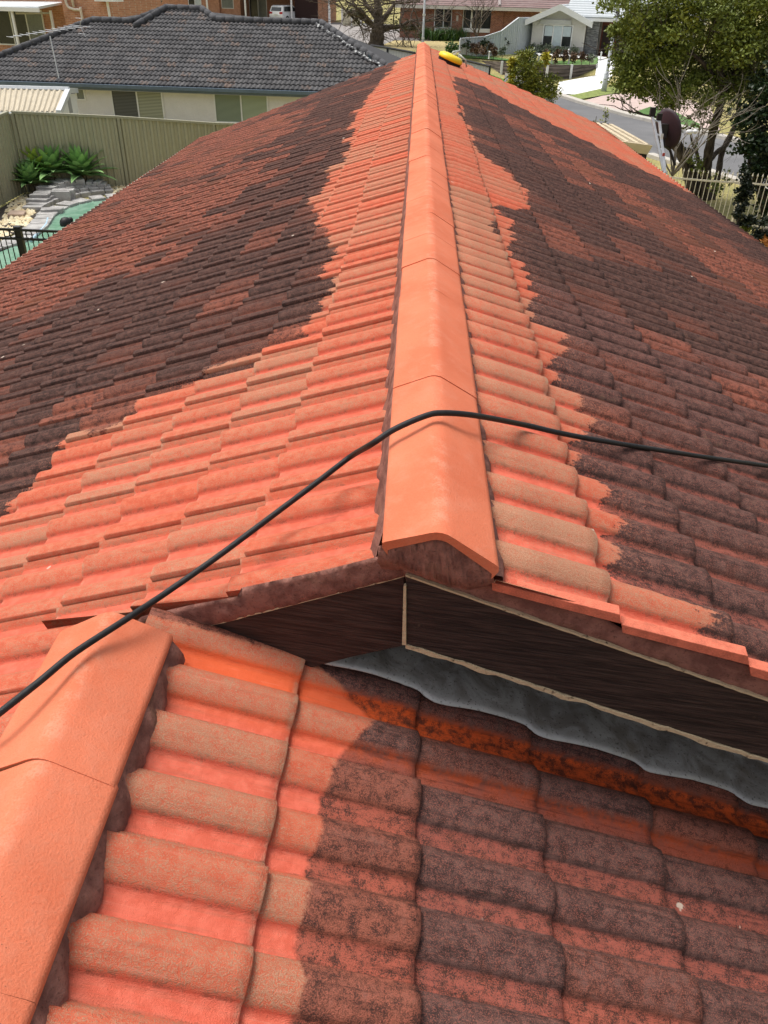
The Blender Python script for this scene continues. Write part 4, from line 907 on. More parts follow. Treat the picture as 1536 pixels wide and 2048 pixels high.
def big_tree():
    g=lambda q,y=TY: np.array([*tp(q,y)])
    b=atZ((1400,408),-4.)
    r=empty('multi_stem_tree',b,'olive-leaved multi-stemmed tree leaning over the cream picket fence','tree')
    L=[([g((1386,388)),g((1375,330)),g((1352,288)),g((1334,262)),g((1318,235))],.20,.09),
       ([g((1410,402)),g((1412,350),22.8),g((1418,300),22.6),g((1432,240),22.4),g((1446,190),22.2),g((1440,120),22)],.16,.08),
       ([g((1422,404)),g((1436,350),23.2),g((1444,305),23.3),g((1462,268),23.5),g((1474,240),23.6),g((1480,190),23.6)],.10,.06),
       ([g((1414,330),22.7),g((1430,308),23),g((1452,290),23.2),g((1464,268),23.4)],.08,.06),
       ([g((1396,392)),g((1397,330),23.3),g((1393,305),23.4),g((1385,285),23.5),g((1380,255),23.5)],.07,.03),
       ([g((1440,170),22.2),g((1400,120),22),g((1350,90),21.8)],.07,.03),([g((1446,190),22.2),g((1480,120),22.4),g((1510,60),22.8)],.07,.03),([g((1334,262)),g((1345,200)),g((1320,140)),g((1290,110))],.07,.02)]
    tk=stems('trunk',L,M_bark,r)
    ex=[]; 
    for q in ((1318,235),(1400,120),(1440,120),(1350,90),(1480,190),(1510,60),(1290,110),(1320,140)):
        for k in range(3): branch_tree(tp(q,22+rnd.random()),(rnd.gauss(0,.8),rnd.gauss(0,.5),rnd.random()),.8,.03,2,ex,.7)
    stems('limb',ex,M_bark,r,5)
    c=lambda q,Y=22.5: tp(q,Y)
    B=[(c((1395,70)),(2.1,1.8,1.3),5,90,.42),(c((1290,95)),(.95,1.0,.95),2.2,45,.32),(c((1262,150)),(.55,.7,.45),.7,20,.24),(c((1480,40)),(1.5,1.6,1.2),3,60,.4),(c((1400,175)),(1.6,1.2,.45),2.0,50,.32),(c((1330,190)),(.8,.8,.35),.8,24,.25),(c((1350,-20)),(2.2,1.5,.9),3,60,.42),(c((1250,60)),(.45,.6,.4),.5,14,.2),(c((1500,130),23),(1.0,1.0,.7),1.6,40,.32),(c((1450,150),22.6),(.9,.9,.5),1.2,30,.3)]
    crown('crown',r,46000,B,.088,M_olive,.30)
    crown('crown',r,5200,[(c((1410,-10)),(1.6,1,.8),1,40,.35),(c((1490,45),21.6),(1.2,.6,.9),1.2,36,.3),(c((1330,45),21.6),(.9,.6,.7),.8,30,.3)],.10,M_lime,.30)['label']='yellow-green upper foliage'  # yellower leaf material for the upper clumps
    # bare twiggy mass on the right
    tw=[]
    for k in range(46):
        s=tp((1478+rnd.gauss(0,26),205+rnd.gauss(0,26)),22.2+rnd.gauss(0,.4)); branch_tree(s,(rnd.gauss(.1,.7),rnd.gauss(-.1,.5),rnd.gauss(.35,.5)),.75,.011,2,tw,.55)
    stems('twig',tw,M_twig,r,4)['label']='grey leafless twiggy growth'
    # dangling sprigs
    crown('crown',r,900,[(c((1228,165)),(.35,.4,.45),1,12,.14),(c((1262,185)),(.5,.5,.5),1.2,16,.15),(c((1400,250)),(.6,.6,.5),1.4,18,.2),(c((1440,360),22.2),(.25,.3,.5),.8,10,.16),(c((1395,330)),(.2,.3,.5),.6,9,.14)],.10,M_olive,.32)['label']='loose hanging sprigs'
    return r
big_tree()
def right_tree():
    Y=20.5; g=lambda q,y=Y: tp(q,y)
    b=atZ((1533,470),-4.); r=empty('dark_leaved_tree',b,'dark glossy-leaved tree with curved trunk at right edge of photo','tree')
    stems('trunk',[([np.array([b[0]+.05,b[1],-4.]),g((1536,440)),g((1526,395)),g((1508,350)),g((1504,320)),g((1512,280)),g((1530,250))],.16,.07),([g((1506,335)),g((1522,310)),g((1536,285))],.09,.05)],M_bark,r)
    crown('crown',r,8500,[(g((1535,250)),(.75,.8,.8),2.2,40,.3),(g((1555,330)),(.6,.6,.9),2,34,.28),(g((1508,320),20.2),(.28,.35,.55),.55,14,.2),(g((1580,180)),(.9,.9,.9),1.6,30,.3),(g((1560,420)),(.5,.5,.7),1,20,.25),(g((1520,210)),(.4,.5,.4),.5,14,.22)],.125,M_dark,.36)
right_tree()
def shrub(name,px,w,h,mat,N,leaf,label,cat='shrub',group=None,Y=None,asp=.36,stem=True,shape=1.,z=None,asty=None):
    b=gnd(px) if Y is None else np.array([*atY(px,Y)])
    if z is not None: b[2]=z
    r=empty(name,b,label,cat,group)
    c=b+np.array([0,0,h*.55]); crown('foliage',r,N,[(c,(w/2*.8,w/2*.8,h*.40),1,max(8,int(N/40)),min(w,h)*.18)],leaf,mat,asp,.25)
    if stem: MB().tube([b-np.array([0,0,.03]),b+np.array([.02,0,h*.4]),b+np.array([.0,.02,h*.75])],[.03+.02*h*.2,.02,.008],6).build('stem',M_barkg,r)
    return r
# bush at the far right end of the roof
def bamboo_bush():
    Y=19.3; g=lambda q,y=Y: tp(q,y); b=g((1075,300)); b[2]=-4.
    r=empty('feathery_bush',b,'loose yellow-green feathery bush rising past the far right end of the roof','bush')
    L=[]
    for q in ((1030,125),(1042,105),(1058,112),(1075,120),(1090,140),(1105,165),(1020,150),(1066,135)): L.append(([b+np.array([rnd.gauss(0,.1),rnd.gauss(0,.1),0]),(b+g(q))/2+np.array([rnd.gauss(0,.05),0,.3]),g(q)],.03,.008))
    stems('stem',L,M_barkg,r,5)
    crown('foliage',r,5200,[(g((1060,158)),(.52,.45,.40),4,60,.15),(g((1085,185)),(.32,.35,.35),1.6,30,.14),(g((1050,112)),(.22,.22,.2),.8,14,.10),(g((1098,172)),(.28,.3,.25),.7,16,.1)],.085,M_lime,.16,.3)
    crown('foliage',r,800,[(g((1022,150)),(.07,.1,.45),1,14,.06),(g((1094,118)),(.05,.1,.14),.4,6,.05)],.09,mat_leaf('gold_shoot',(.30,.28,.02),(.5,.45,.05)),.2)['label']='golden upright shoots'
bamboo_bush()
# ------------------------------------------------------------------ yellow surface cleaner left on the far end of the roof
def cleaner():
    nR=np.array([math.sin(TR),0,math.cos(TR)]); c=onpl((899,123),np.array([-math.tan(TR),0,-1.]),-.02); r=empty('surface_cleaner',c,'yellow round pressure-washing head lying on the far end of the ridge','pressure washer head')
    MB().lathe(c,[(.215,.02),(.22,.045),(.21,.085),(.17,.11),(.08,.12)],24,nR).build('hood',flat('yellow_plastic',(.85,.62,.02),.35,.05),r,True)
    MB().lathe(c,[(.19,-.04),(.205,-.03),(.205,.025),(.19,.026)],24,nR).build('brush_skirt',flat('black_bristle',(.012,.012,.012),.9),r)
    m=MB(); e=np.array([.12,.05,0]); m.tube([c+nR*.11,c+nR*.15,c+nR*.17+e],.02,8); m.tube([c+nR*.12+np.array([.12,-.05,0]),c+nR*.10+np.array([.24,-.08,-.06]),c+nR*.03+np.array([.29,-.06,-.1])],.014,6); m.build('hose_fitting',flat('grey_fitting',(.42,.45,.4),.4),r,True)
    m=MB(); 
    for s in (-1,1): m.tube([c+nR*.09+np.array([0,.07*s,0]),c+nR*.16+np.array([.07,.04*s,.0])],.010,6)
    m.build('handle',flat('grey_fitting2',(.5,.5,.48),.4),r)
cleaner()
# ------------------------------------------------------------------ satellite dish and ladder at the right eave
def dish():
    Y=14.6; c=atY((1336,258),Y); r=empty('satellite_dish',atY((1346,312),Y),'dark purple-brown satellite dish with white receiver arm at the right eave','satellite dish')
    mk=flat('purple_brown_steel',(.045,.028,.034),.5,.15,6)
    ax=np.array([.80,.52,.20]); ax/=np.linalg.norm(ax); a=atY((1323,225),Y); b=atY((1350,296),Y); R=np.linalg.norm(a-b)*.5*1.02
    t=(a-b); t-=ax*np.dot(t,ax); t/=np.linalg.norm(t); s=np.cross(ax,t); V=[];F=[];K=28;N=6
    for i in range(N+1):
        q=i/N
        for j in range(K):
            g=2*math.pi*j/K; V.append(c+t*R*q*math.cos(g)+s*R*.88*q*math.sin(g)+ax*(.16*R*(q*q-1)))
    for i in range(N):
        for j in range(K): F.append((i*K+j,i*K+(j+1)%K,(i+1)*K+(j+1)%K,(i+1)*K+j))
    o=link('reflector',mesh('reflector',V,F,True),mk,r); so=o.modifiers.new('t','SOLIDIFY'); so.thickness=.018
    m=MB(); P=c-ax*.16*R; m.box(P-np.array([.10,.06,.10]),P+np.array([.02,.06,.10])); m.tube([P-ax*.08+t*.1,P-ax*.09-t*.25,atY((1340,300),Y),atY((1350,330),Y)],.025,8); m.tube([P-ax*.05-t*.1,P-ax*.12-t*.12],.05,6); m.build('mount_bracket',flat('dark_bracket',(.02,.016,.018),.5),r)
    e=atY((1378,264),Y+.15); MB().tube([b+(c-b)*.05,e],.013,6).build('receiver_arm',flat('grey_arm',(.25,.24,.24),.4),r)
    d=np.array([.9,.2,.05]); MB().lathe(e-d*.05,[(.03,0),(.042,.02),(.042,.09),(.026,.10),(.026,.15),(.04,.16),(.035,.2)],12,d).build('receiver',M_white,r,True)
dish()
def ladder():
    Y=13.9; r=empty('ladder',atZ((1330,345),-4.),'aluminium extension ladder leaning on the right gutter beside the satellite dish','ladder')
    Y2=14.5
    def ln(p,q,Y0,Y1): return atY(p,Y0),atY(q,Y1)
    rails=[((1304,230),(1322,318)),((1318,238),(1327,316))]; base=[]
    for i,(p,q) in enumerate(rails):
        a,b=ln(p,q,Y+.25,Y-.1); d=(b-a)/np.linalg.norm(b-a); b2=b+d*2.6; w=np.array([.025,0,0]); e=np.array([0,.022,0]); base.append((a,b2))
        MB().hexa([b2-w-e,b2+w-e,b2+w+e,b2-w+e,a-w-e,a+w-e,a+w+e,a-w+e]).build('stile',flat('bright_aluminium',(.55,.56,.57),.4,.15,12,0,.5),r,bevel=.006)
    m=MB()
    for k in range(12):
        t=.02+k*.075; m.tube([base[0][0]+(base[0][1]-base[0][0])*t,base[1][0]+(base[1][1]-base[1][0])*t],.014,6)
    m.build('rung',M_alu,r)
    m=MB(); t=base[0][0]; m.box(t-np.array([.045,.04,.02]),t+np.array([.045,.04,.12])); t=base[1][0]; m.box(t-np.array([.04,.04,.02]),t+np.array([.04,.04,.09])); m.build('end_cap',flat('black_rubber',(.015,.015,.015),.7),r)
    m=MB(); a,b=base[1]; 
    for t in (.10,.3): p=a+(b-a)*t+np.array([0,-.032,0]); m.box(p-np.array([.022,.002,.07]),p+np.array([.022,.002,.07]))
    m.build('sticker',flat('pale_sticker',(.7,.7,.68),.6),r)
    m=MB(); p=a+(b-a)*.19+np.array([0,-.034,0]); m.box(p-np.array([.022,.002,.03]),p+np.array([.022,.002,.03])); m.build('sticker',flat('red_sticker',(.45,.06,.04),.6),r)
ladder()
# ------------------------------------------------------------------ cream box awning past the right eave
def awning():
    r=empty('awning',atZ((1250,330),-4.),'small cream slatted awning roof with dark ends past the right eave','awning')
    Y=18.6; A=atY((1163,246),Y+1.4); B=atY((1222,252),Y+2.0); Cc=atY((1297,293),Y); D=atY((1210,281),Y-.6)
    z=np.array([0,0,1.]); mc=flat('cream_steel',(.66,.56,.40),.55,.06,2); md=flat('awning_under_sheet',(.30,.27,.23),.6,.1)  # md: darker flat sheet below the cream slats
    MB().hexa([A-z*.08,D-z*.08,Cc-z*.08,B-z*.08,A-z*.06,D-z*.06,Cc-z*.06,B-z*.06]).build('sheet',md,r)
    for k in range(5):
        f=(k+.1)/4.2; a=A+(B-A)*f; b=D+(Cc-D)*f; w=(B-A)/np.linalg.norm(B-A)*.07
        MB().hexa([a-w,b-w,b+w,a+w,a-w+z*.05,b-w+z*.05,b+w+z*.05,a+w+z*.05]).build('slat',mc,r)
    m=MB(); e=np.array([0,-.06,0]); D2=D+(D-Cc)*.2; m.hexa([D2+e-z*.16,Cc+e-z*.16,Cc-z*.16,D2-z*.16,D2+e*2+z*.04,Cc+e*2+np.array([.06,0,.04]),Cc+z*.04,D2+z*.04]); m.build('fascia',mc,r)
    m=MB(); q=D2+(Cc-D2)*.12; q2=D2+(Cc-D2)*.80; m.hexa([q+np.array([0,.1,-2.6]),q2+np.array([0,.1,-2.6]),q2+np.array([0,.9,-2.6]),q+np.array([0,.9,-2.6]),q+np.array([0,.1,-.17]),q2+np.array([0,.1,-.17]),q2+np.array([0,.9,-.17]),q+np.array([0,.9,-.17])]); m.build('box_wall',mc,r)
    m=MB(); m.hexa([Cc+np.array(v) for v in ((-.12,.05,-.42),(.0,.05,-.42),(.0,1.5,-.42),(-.12,1.5,-.42),(-.12,.05,-.12),(.02,.05,-.12),(.02,1.5,-.12),(-.12,1.5,-.12))]); m.build('end_panel',flat('black_panel',(.012,.012,.014),.5),r)
    m=MB(); m.tube([A+z*.02,B+z*.02,Cc+z*.03],.025,6); m.build('edge_trim',flat('dark_trim',(.06,.06,.06),.5),r)
awning()
# ------------------------------------------------------------------ cream picket fence on the right and shrubs behind it
def picket():
    T=[(1325,352),(1360,357),(1420,362),(1487,366),(1560,372),(1640,378)]; g=-4.
    P=[]; 
    b0=atZ((1474,462),g); zt_=ztop(b0,(1490,366)); 
    P=[atZ(q,zt_) for q in T]; r=empty('picket_fence',(b0[0],b0[1],g),'cream steel picket fence with pointed tops on the right lawn','fence')
    mk=flat('cream_powdercoat',(.72,.66,.52),.5,.06); m=MB(); z=np.array([0,0,1.])
    def rail(h): 
        m=MB()
        for a,b in zip(P,P[1:]): m.hexa([a+np.array(v)+z*h for v in ((0,-.015,-.02),)]+[b+np.array((0,-.015,-.02))+z*h,b+np.array((0,.015,-.02))+z*h,a+np.array((0,.015,-.02))+z*h,a+np.array((0,-.015,.02))+z*h,b+np.array((0,-.015,.02))+z*h,b+np.array((0,.015,.02))+z*h,a+np.array((0,.015,.02))+z*h])
        m.build('rail',mk,r)
    rail(0); rail(-(zt_-g)+.15)
    L=[0]; 
    for a,b in zip(P,P[1:]): L.append(L[-1]+np.linalg.norm(b-a))
    A=np.array(P); s=.04
    while s<L[-1]:
        p=np.array([np.interp(s,L,A[:,i]) for i in range(3)]); h=.22
        q=MB(); q.tube([np.array([p[0],p[1],g+.06]),p+z*(h-.05)],.0085,6); q.lathe(p+z*(h-.06),[(.01,0),(.019,.02),(.012,.05),(.001,.09)],6); q.build('picket',mk,r); s+=.115
    for q_ in ((1487,366),(1640,378)):
        p=atZ(q_,zt_); q=MB(); q.box((p[0]-.04,p[1]-.04,g),(p[0]+.04,p[1]+.04,p[2]+.1)); q.lathe(p+z*.1,[(.05,0),(.05,.02),(.02,.05)],8); q.build('post',mk,r)
picket()
for (px,h,w,lab) in (((1465,478),1.75,.5,'dark columnar conifer behind the cream pickets, beside the fence post'),((1512,500),.75,.6,'low dark clipped shrub between the cream pickets and the right trunk'),((1490,470),.55,.5,'small dark shrub at the foot of the cream fence post')):
    shrub('conifer_shrub' if h>1 else 'low_shrub',px,w,h,M_dkcon,1500 if h>1 else 700,.075,lab,'shrub',z=-4.)
shrub('low_shrub',(1487,468),.4,.3,M_lime,220,.07,'small pale green plant in front of the cream fence post','shrub',z=-4.,stem=True)
shrub('conifer_shrub',(1368,360),.35,1.1,M_dkcon,700,.07,'thin dark conifer behind the leaning trunk near the satellite dish','shrub',z=-4.)
shrub('rust_grass',(1537,520),.5,.6,flat('rust_leaf',(.30,.12,.03),.8,.3,6),500,.16,'rusty orange grass tuft at the right edge of photo','plant',z=-4.,asp=.08)
# bare twiggy shrub by the dish
def bare_shrub(name,px,Y,h,label,spread=.5,n=7,mat=None,rad=.02,depth=2,z=None):
    b=atY(px,Y); 
    if z is not None: b[2]=z
    r=empty(name,b,label,'shrub'); ex=[]
    for k in range(n): branch_tree(b,(rnd.gauss(0,spread),rnd.gauss(0,spread*.6),1),h*.5,rad,depth,ex,.45)
    stems('twig',ex,mat or M_twig,r,4); return r
bare_shrub('bare_shrub',(1345,352),19.,2.3,'pale leafless shrub behind the satellite dish',.45,9)
# ------------------------------------------------------------------ far right: pale modern house, garden, retaining wall
def white_house():
    a=gnd((1056,107)); b=gnd((1163,112)); a[2]=b[2]=min(a[2],b[2]); f=Fac(a,b); r=empty('pale_house',(a+b)/2,'pale grey modern house with white gable, roller shutter window and stone pillar','house')
    mw=flat('pale_render',(.60,.575,.53),.9,.04); mg=flat('grey_render_base',(.36,.355,.345),.9,.05)
    u0,zt=f.uz((1062,36)); u1,_=f.uz((1166,58)); ua,za=f.uz((1113,12)); zt=f.uz((1160,42))[1]; z0=a[2]-.2; zb=f.uz((1110,92))[1]; u0=f.uz((1060,100))[0]; u1=f.uz((1164,110))[0]; uc=(u0+u1)/2; za=f.uz((1116,14))[1]
    P=[f.pt(u0,z0),f.pt(u1,z0),f.pt(u1,zt),f.pt(uc,za),f.pt(u0,zt)]; MB().prism(P,-f.n*6).build('wall',mw,r)
    m=MB(); f.box(m,u0-.01,u1+.01,z0,zb,-.1,.03); m.build('wall_base',mg,r)
    # roof of the gable: two slopes with white barges
    mr=flat('pale_grey_tile',(.46,.49,.51),.7,.1,3); ov=.5; e=.45; sl=(za-zt)/(uc-u0)
    rf=MB()
    for s in (-1,1):
        ue=uc+s*((u1-u0)/2+e); ze=za-sl*((u1-u0)/2+e)
        rf.hexa([f.pt(uc,za+.02,ov),f.pt(ue,ze+.02,ov),f.pt(ue,ze+.02,-6.5),f.pt(uc,za+.02,-6.5),f.pt(uc,za+.16,ov),f.pt(ue,ze+.16,ov),f.pt(ue,ze+.16,-6.5),f.pt(uc,za+.16,-6.5)])
    o=rf.build('roof',mat_rows(),r)
    m=MB()
    for s in (-1,1):
        ue=uc+s*((u1-u0)/2+e+.03); ze=za-sl*((u1-u0)/2+e+.03); k=-.18
        m.hexa([f.pt(uc,za+k,ov+.002),f.pt(ue,ze+k,ov+.002),f.pt(ue,ze+k,ov+.06),f.pt(uc,za+k,ov+.06),f.pt(uc,za+.19,ov+.002),f.pt(ue,ze+.19,ov+.002),f.pt(ue,ze+.19,ov+.06),f.pt(uc,za+.19,ov+.06)])
    m.build('barge_board',M_white,o)
    # window with shutter box
    a0=f.uz((1084,98)); b0=f.uz((1139,49)); f.window(r,a0[0],f.uz((1139,98))[0],a0[1],f.uz((1100,51))[1],3,M_white,gms=[M_glass_d,M_glass_w,M_glass_d],fw=.07)
    m=MB(); w0=f.uz((1081,46))[0];w1=f.uz((1143,46))[0]; zz=f.uz((1110,48))[1]; f.box(m,w0,w1,zz-.02,zz+.26,.0,.18); m.build('shutter_box',flat('shutter_grey',(.50,.50,.47),.6,.05),r)
    wz=f.uz((1100,72))[1]; 
    for s in (0,2):
        m=MB(); wd=(f.uz((1139,98))[0]-a0[0])/3; f.box(m,a0[0]+s*wd+.05,a0[0]+(s+1)*wd-.05,wz,f.uz((1100,52))[1],.015,.03); m.build('pane',M_glass_w,r)
    # right wing: set back, stone pillar, dark recessed door, roof
    back=-1.2; uw=f.uz((1262,112))[0]
    m=MB(); f.box(m,u1+.02,uw+4,z0,zt+.2,-6,back); wing=m.build('wall',flat('wing_render',(.38,.36,.33),.9,.05),r)
    m=MB(); f.box(m,u1+.05,f.uz((1190,112))[0],z0,zt-.02,back-.1,-.35); m.build('stone_pillar',mat_slate(),r)
    d0,d1=f.uz((1196,112))[0],f.uz((1222,112))[0]; m=MB(); f.box(m,d0-.1,d1+.15,z0,zt-.02,back,back+.08); fr=m.build('door_frame',flat('timber_red',(.13,.035,.02),.5),r)
    m=MB(); f.box(m,d0,d1,z0+.25,zt-.25,back+.02,back+.10); m.build('door',flat('door_dark',(.022,.010,.008),.4),fr)
    m=MB(); f.box(m,d1+.25,d1+.9,z0+.25,zt-.02,back,back+.08); m.build('window',flat('side_glass',(.12,.10,.085),.2),r)
    m=MB(); f.box(m,u1-.1,uw+4.5,zt+.0,zt+.2,back-.2,-.1); m.build('gutter',M_white,r)
    slp=.38; m=MB(); m.hexa([f.pt(u1-1.6,zt+.18,-.1),f.pt(uw+4.5,zt+.18,-.1),f.pt(uw+4.5,zt+.18+slp*7,-7),f.pt(u1-1.6,zt+.18+slp*7,-7),f.pt(u1-1.6,zt+.28,-.1),f.pt(uw+4.5,zt+.28,-.1),f.pt(uw+4.5,zt+.28+slp*7,-7),f.pt(u1-1.6,zt+.28+slp*7,-7)]); m.build('roof',mat_rows(),r)
def mat_rows():
    if 'rows' in MATS: return MATS['rows']
    t=NT('light_tile_rows'); co=t.coord(); w=t.N.new('ShaderNodeTexWave'); w.bands_direction='Z'; w.inputs['Scale'].default_value=2.4; t.L.new(co,w.inputs['Vector']); w2=t.N.new('ShaderNodeTexWave'); w2.bands_direction='X'; w2.inputs['Scale'].default_value=1.2; t.L.new(co,w2.inputs['Vector'])
    c=t.mix(t.ramp(w.outputs[0],.0,.45),(.25,.28,.30),(.50,.535,.55)); c=t.mix(t.math('MULTIPLY',w2.outputs[0],.25),c,(.38,.41,.43)); MATS['rows']=t.out(c,.7,t.bump(w.outputs[0],.5,.05)); return MATS['rows']
def mat_slate():
    t=NT('stacked_slate'); co=t.coord(); n=t.noise(1,4,.7,t.scale(co,(3,3,14))); return t.out(t.mix(t.ramp(n,.35,.65),(.06,.062,.065),(.27,.27,.27)),.85,t.bump(n,.6,.04))
white_house()
def gfence():
    mg=flat('pale_grey_steel',(.52,.555,.575),.5,.05); mp_=flat('pale_grey_frame',(.56,.59,.61),.5,.04)
    a=gnd((918,116)); b=gnd((966,113)); c=gnd((998,110)); d=gnd((1030,108)); e=gnd((1062,105))
    steel_fence('grey_metal_fence',[a,b,c,d,e],[ztop(a,(920,78)),ztop(b,(966,74)),ztop(c,(998,63)),ztop(d,(1031,36)),ztop(e,(1062,36))],mg,mp_,'pale grey steel boundary fence stepping up to the pale house','fence',rib=.22)
gfence()
def mat_sleeper():
    t=NT('grey_timber_sleeper'); co=t.coord(); w=t.N.new('ShaderNodeTexWave'); w.bands_direction='Z'; w.inputs['Scale'].default_value=1.55; t.L.new(co,w.inputs['Vector']); n=t.noise(1,4,.6,t.scale(co,(.8,.8,12)))
    c=t.mix(t.ramp(n,.35,.65),(.085,.068,.058),(.19,.155,.135)); return t.out(t.mix(t.ramp(w.outputs[0],.12,.0),c,(.03,.025,.02)),.9,t.bump(n,.4,.02))
def rwall():
    r=None; ms=mat_sleeper(); mw=flat('white_post',(.74,.74,.72),.6,.05)
    pts=[((918,137),(918,115)),((958,139),(960,121)),((1002,150),(1004,123)),((1048,156),(1050,125)),((1092,159),(1094,128)),((1140,157),(1142,130)),((1191,149),(1193,129))]
    B=[atZ(q,-3.75) for q,_ in pts]; T=[ztop(b,t) for b,(_,t) in zip(B,pts)]; r=empty('retaining_wall',B[3],'brown timber sleeper retaining wall with white posts in front of the pale house','retaining wall')
    for (a,za),(b,zb) in zip(zip(B,T),zip(B[1:],T[1:])):
        d=(b-a)/np.linalg.norm(b-a); n=np.array([-d[1],d[0],0])*.12; A=np.array([a[0],a[1],za]);Bb=np.array([b[0],b[1],zb]); z=np.array([0,0,.3])
        MB().hexa([a-z,b-z,b-z+n,a-z+n,A,Bb,Bb+n,A+n]).build('sleeper_panel',ms,r)
    for k in (1,2,4,5,6):
        b=B[k]; MB().box((b[0]-.07,b[1]-.10,b[2]-.3),(b[0]+.07,b[1]+.02,T[k]+.03)).build('post',mw,r)
    # garden fill behind it
    P=[np.array([b[0],b[1]+.05,t-.06]) for b,t in zip(B,T)]+[np.array([*gnd(q)[:2],-2.9]) for q in ((1196,118),(1062,107),(925,116))]
    flatpoly('garden_bed',P,flat('grass_bed',(.11,.19,.06),.95,.35,4,.3))
    return B,T
RB_,RT_ = rwall()
def on_bed(px):
    z=-3.0
    for _ in range(20):
        p=atZ(px,z); z=float(np.interp(p[1],[RB_[3][1],RB_[3][1]+1.5,64],[np.mean(RT_)-.05,np.mean(RT_)+.03,-2.9]))
    return atZ(px,z)
pl=[(944,112),(953,113),(962,111),(979,110),(987,117),(966,118),(1004,119),(1048,125),(1065,125),(1090,126),(1111,127),(1128,127),(1145,127),(1163,128),(1179,128)]
cap_=['leftmost of the row against the grey fence','second in the row by the grey fence','third from left by the grey fence','below the second fence sapling','taller, at the bed front below the saplings','low one in front of the fence row','rounded green-brown one over the first white post','left of the feathery bush top','right behind the feathery bush','first right of the feathery bush','fifth from the right end of the sleeper wall','fourth from the right end of the sleeper wall','third from the right end of the sleeper wall','second from the right end of the sleeper wall','last at the right end of the sleeper wall']
for i,(q,cp) in enumerate(zip(pl,cap_)):
    p=on_bed(q); gr=i in (6,8,14); w=.75 if gr else .55; h=.75+.25*rnd.random()
    r=empty('garden_shrub',p,('greyish round' if gr else 'bronze upright')+' garden shrub, '+cp,'shrub','small shrubs along the sleeper wall')
    crown('foliage',r,260,[(p+np.array([0,0,h*.5]),(w*.35,w*.35,h*.4),1,14,.16)],.14,M_greysh if gr else M_brownsh,.3,.2); MB().tube([p-np.array([0,0,.05]),p+np.array([0,0,h*.5])],.02,5).build('stem',M_barkg,r)
for i,(q,t,cp) in enumerate((((932,112),(929,82),'leftmost of three against the grey fence'),((970,112),(972,76),'middle of three against the grey fence'),((1005,108),(1007,74),'right of three, where the grey fence rises'))):
    p=on_bed(q); h=ztop(p,t)-p[2]; r=empty('sapling',p,'thin young sapling, '+cp,'tree','saplings by the grey fence'); ex=[]; tips=[]
    ex.append(([p,p+np.array([.03,0,h*.5]),p+np.array([0,0,h])],.035,.012))
    for k in range(6): branch_tree(p+np.array([0,0,h*(.4+.09*k)]),(rnd.gauss(0,.8),rnd.gauss(0,.4),.5),.4,.012,1,ex,.5,tips)
    stems('trunk',ex,M_barkg,r,4); crown('foliage',r,170,[(p+np.array([0,0,h*.75]),(.35,.35,h*.25),1,12,.14)],.13,M_dark,.4,.3)
for i,(q,cp) in enumerate((((978,117),'below the saplings'),((1077,125),'just right of the feathery bush'),((1103,126),'between two bronze shrubs mid bed'),((1137,127),'near the fifth white post'),((1136,112),'below the pale house window at right'),((1101,108),'below the pale house window at left'),((1201,118),'by the front path end'))):
    p=on_bed(q); r=empty('garden_light',p,'small white bollard garden light, '+cp,'garden light','white garden lights'); MB().lathe(p,[(.05,0),(.05,.34),(.065,.35),(.065,.40),(.02,.44)],8).build('lamp_body',M_white,r); MB().lathe(p-np.array([0,0,.03]),[(.07,0),(.07,.035)],8).build('base',M_white,r)
for i,(x,y) in enumerate(((1064,107),(1077,108),(1093,109),(1110,110),(1127,111),(1145,112))):
    p=gnd((x,y)); r=empty('border_shrub',p,'grey-green border shrub under the pale house window, number '+['one','two','three','four','five','six'][i]+' from left','shrub','border shrubs under the window'); crown('foliage',r,240,[(p+np.array([0,-.2,.35]),(.42,.35,.32),1,14,.18)],.15,M_greysh,.3,.2)
# street lamp pole
def lamp():
    b=gnd((1207,184)); t=atY((1242,-10),b[1]); r=empty('street_lamp',b,'tall grey steel street lamp pole in front of the pale house','street lamp'); t[0]=b[0]+(t[0]-b[0])*.55
    mk=flat('galvanised',(.42,.45,.46),.5,.1); b0=b-np.array([0,0,.1]); d=t-b; MB().tube([b0,b+d*.2,b+d*.205,t,b+d*1.25],[.16,.14,.10,.085,.07],10).build('pole',mk,r,True)
    h=b+d*1.25; MB().tube([h,h+np.array([-.5,-.3,.25]),h+np.array([-1.6,-.9,.35])],[.06,.05,.04],8).build('arm',mk,r,True); q=h+np.array([-1.6,-.9,.33]); MB().box(q+np.array([-.5,-.15,-.08]),q+np.array([.1,.15,.06])).build('lamp_head',mk,r,bevel=.03)
lamp()
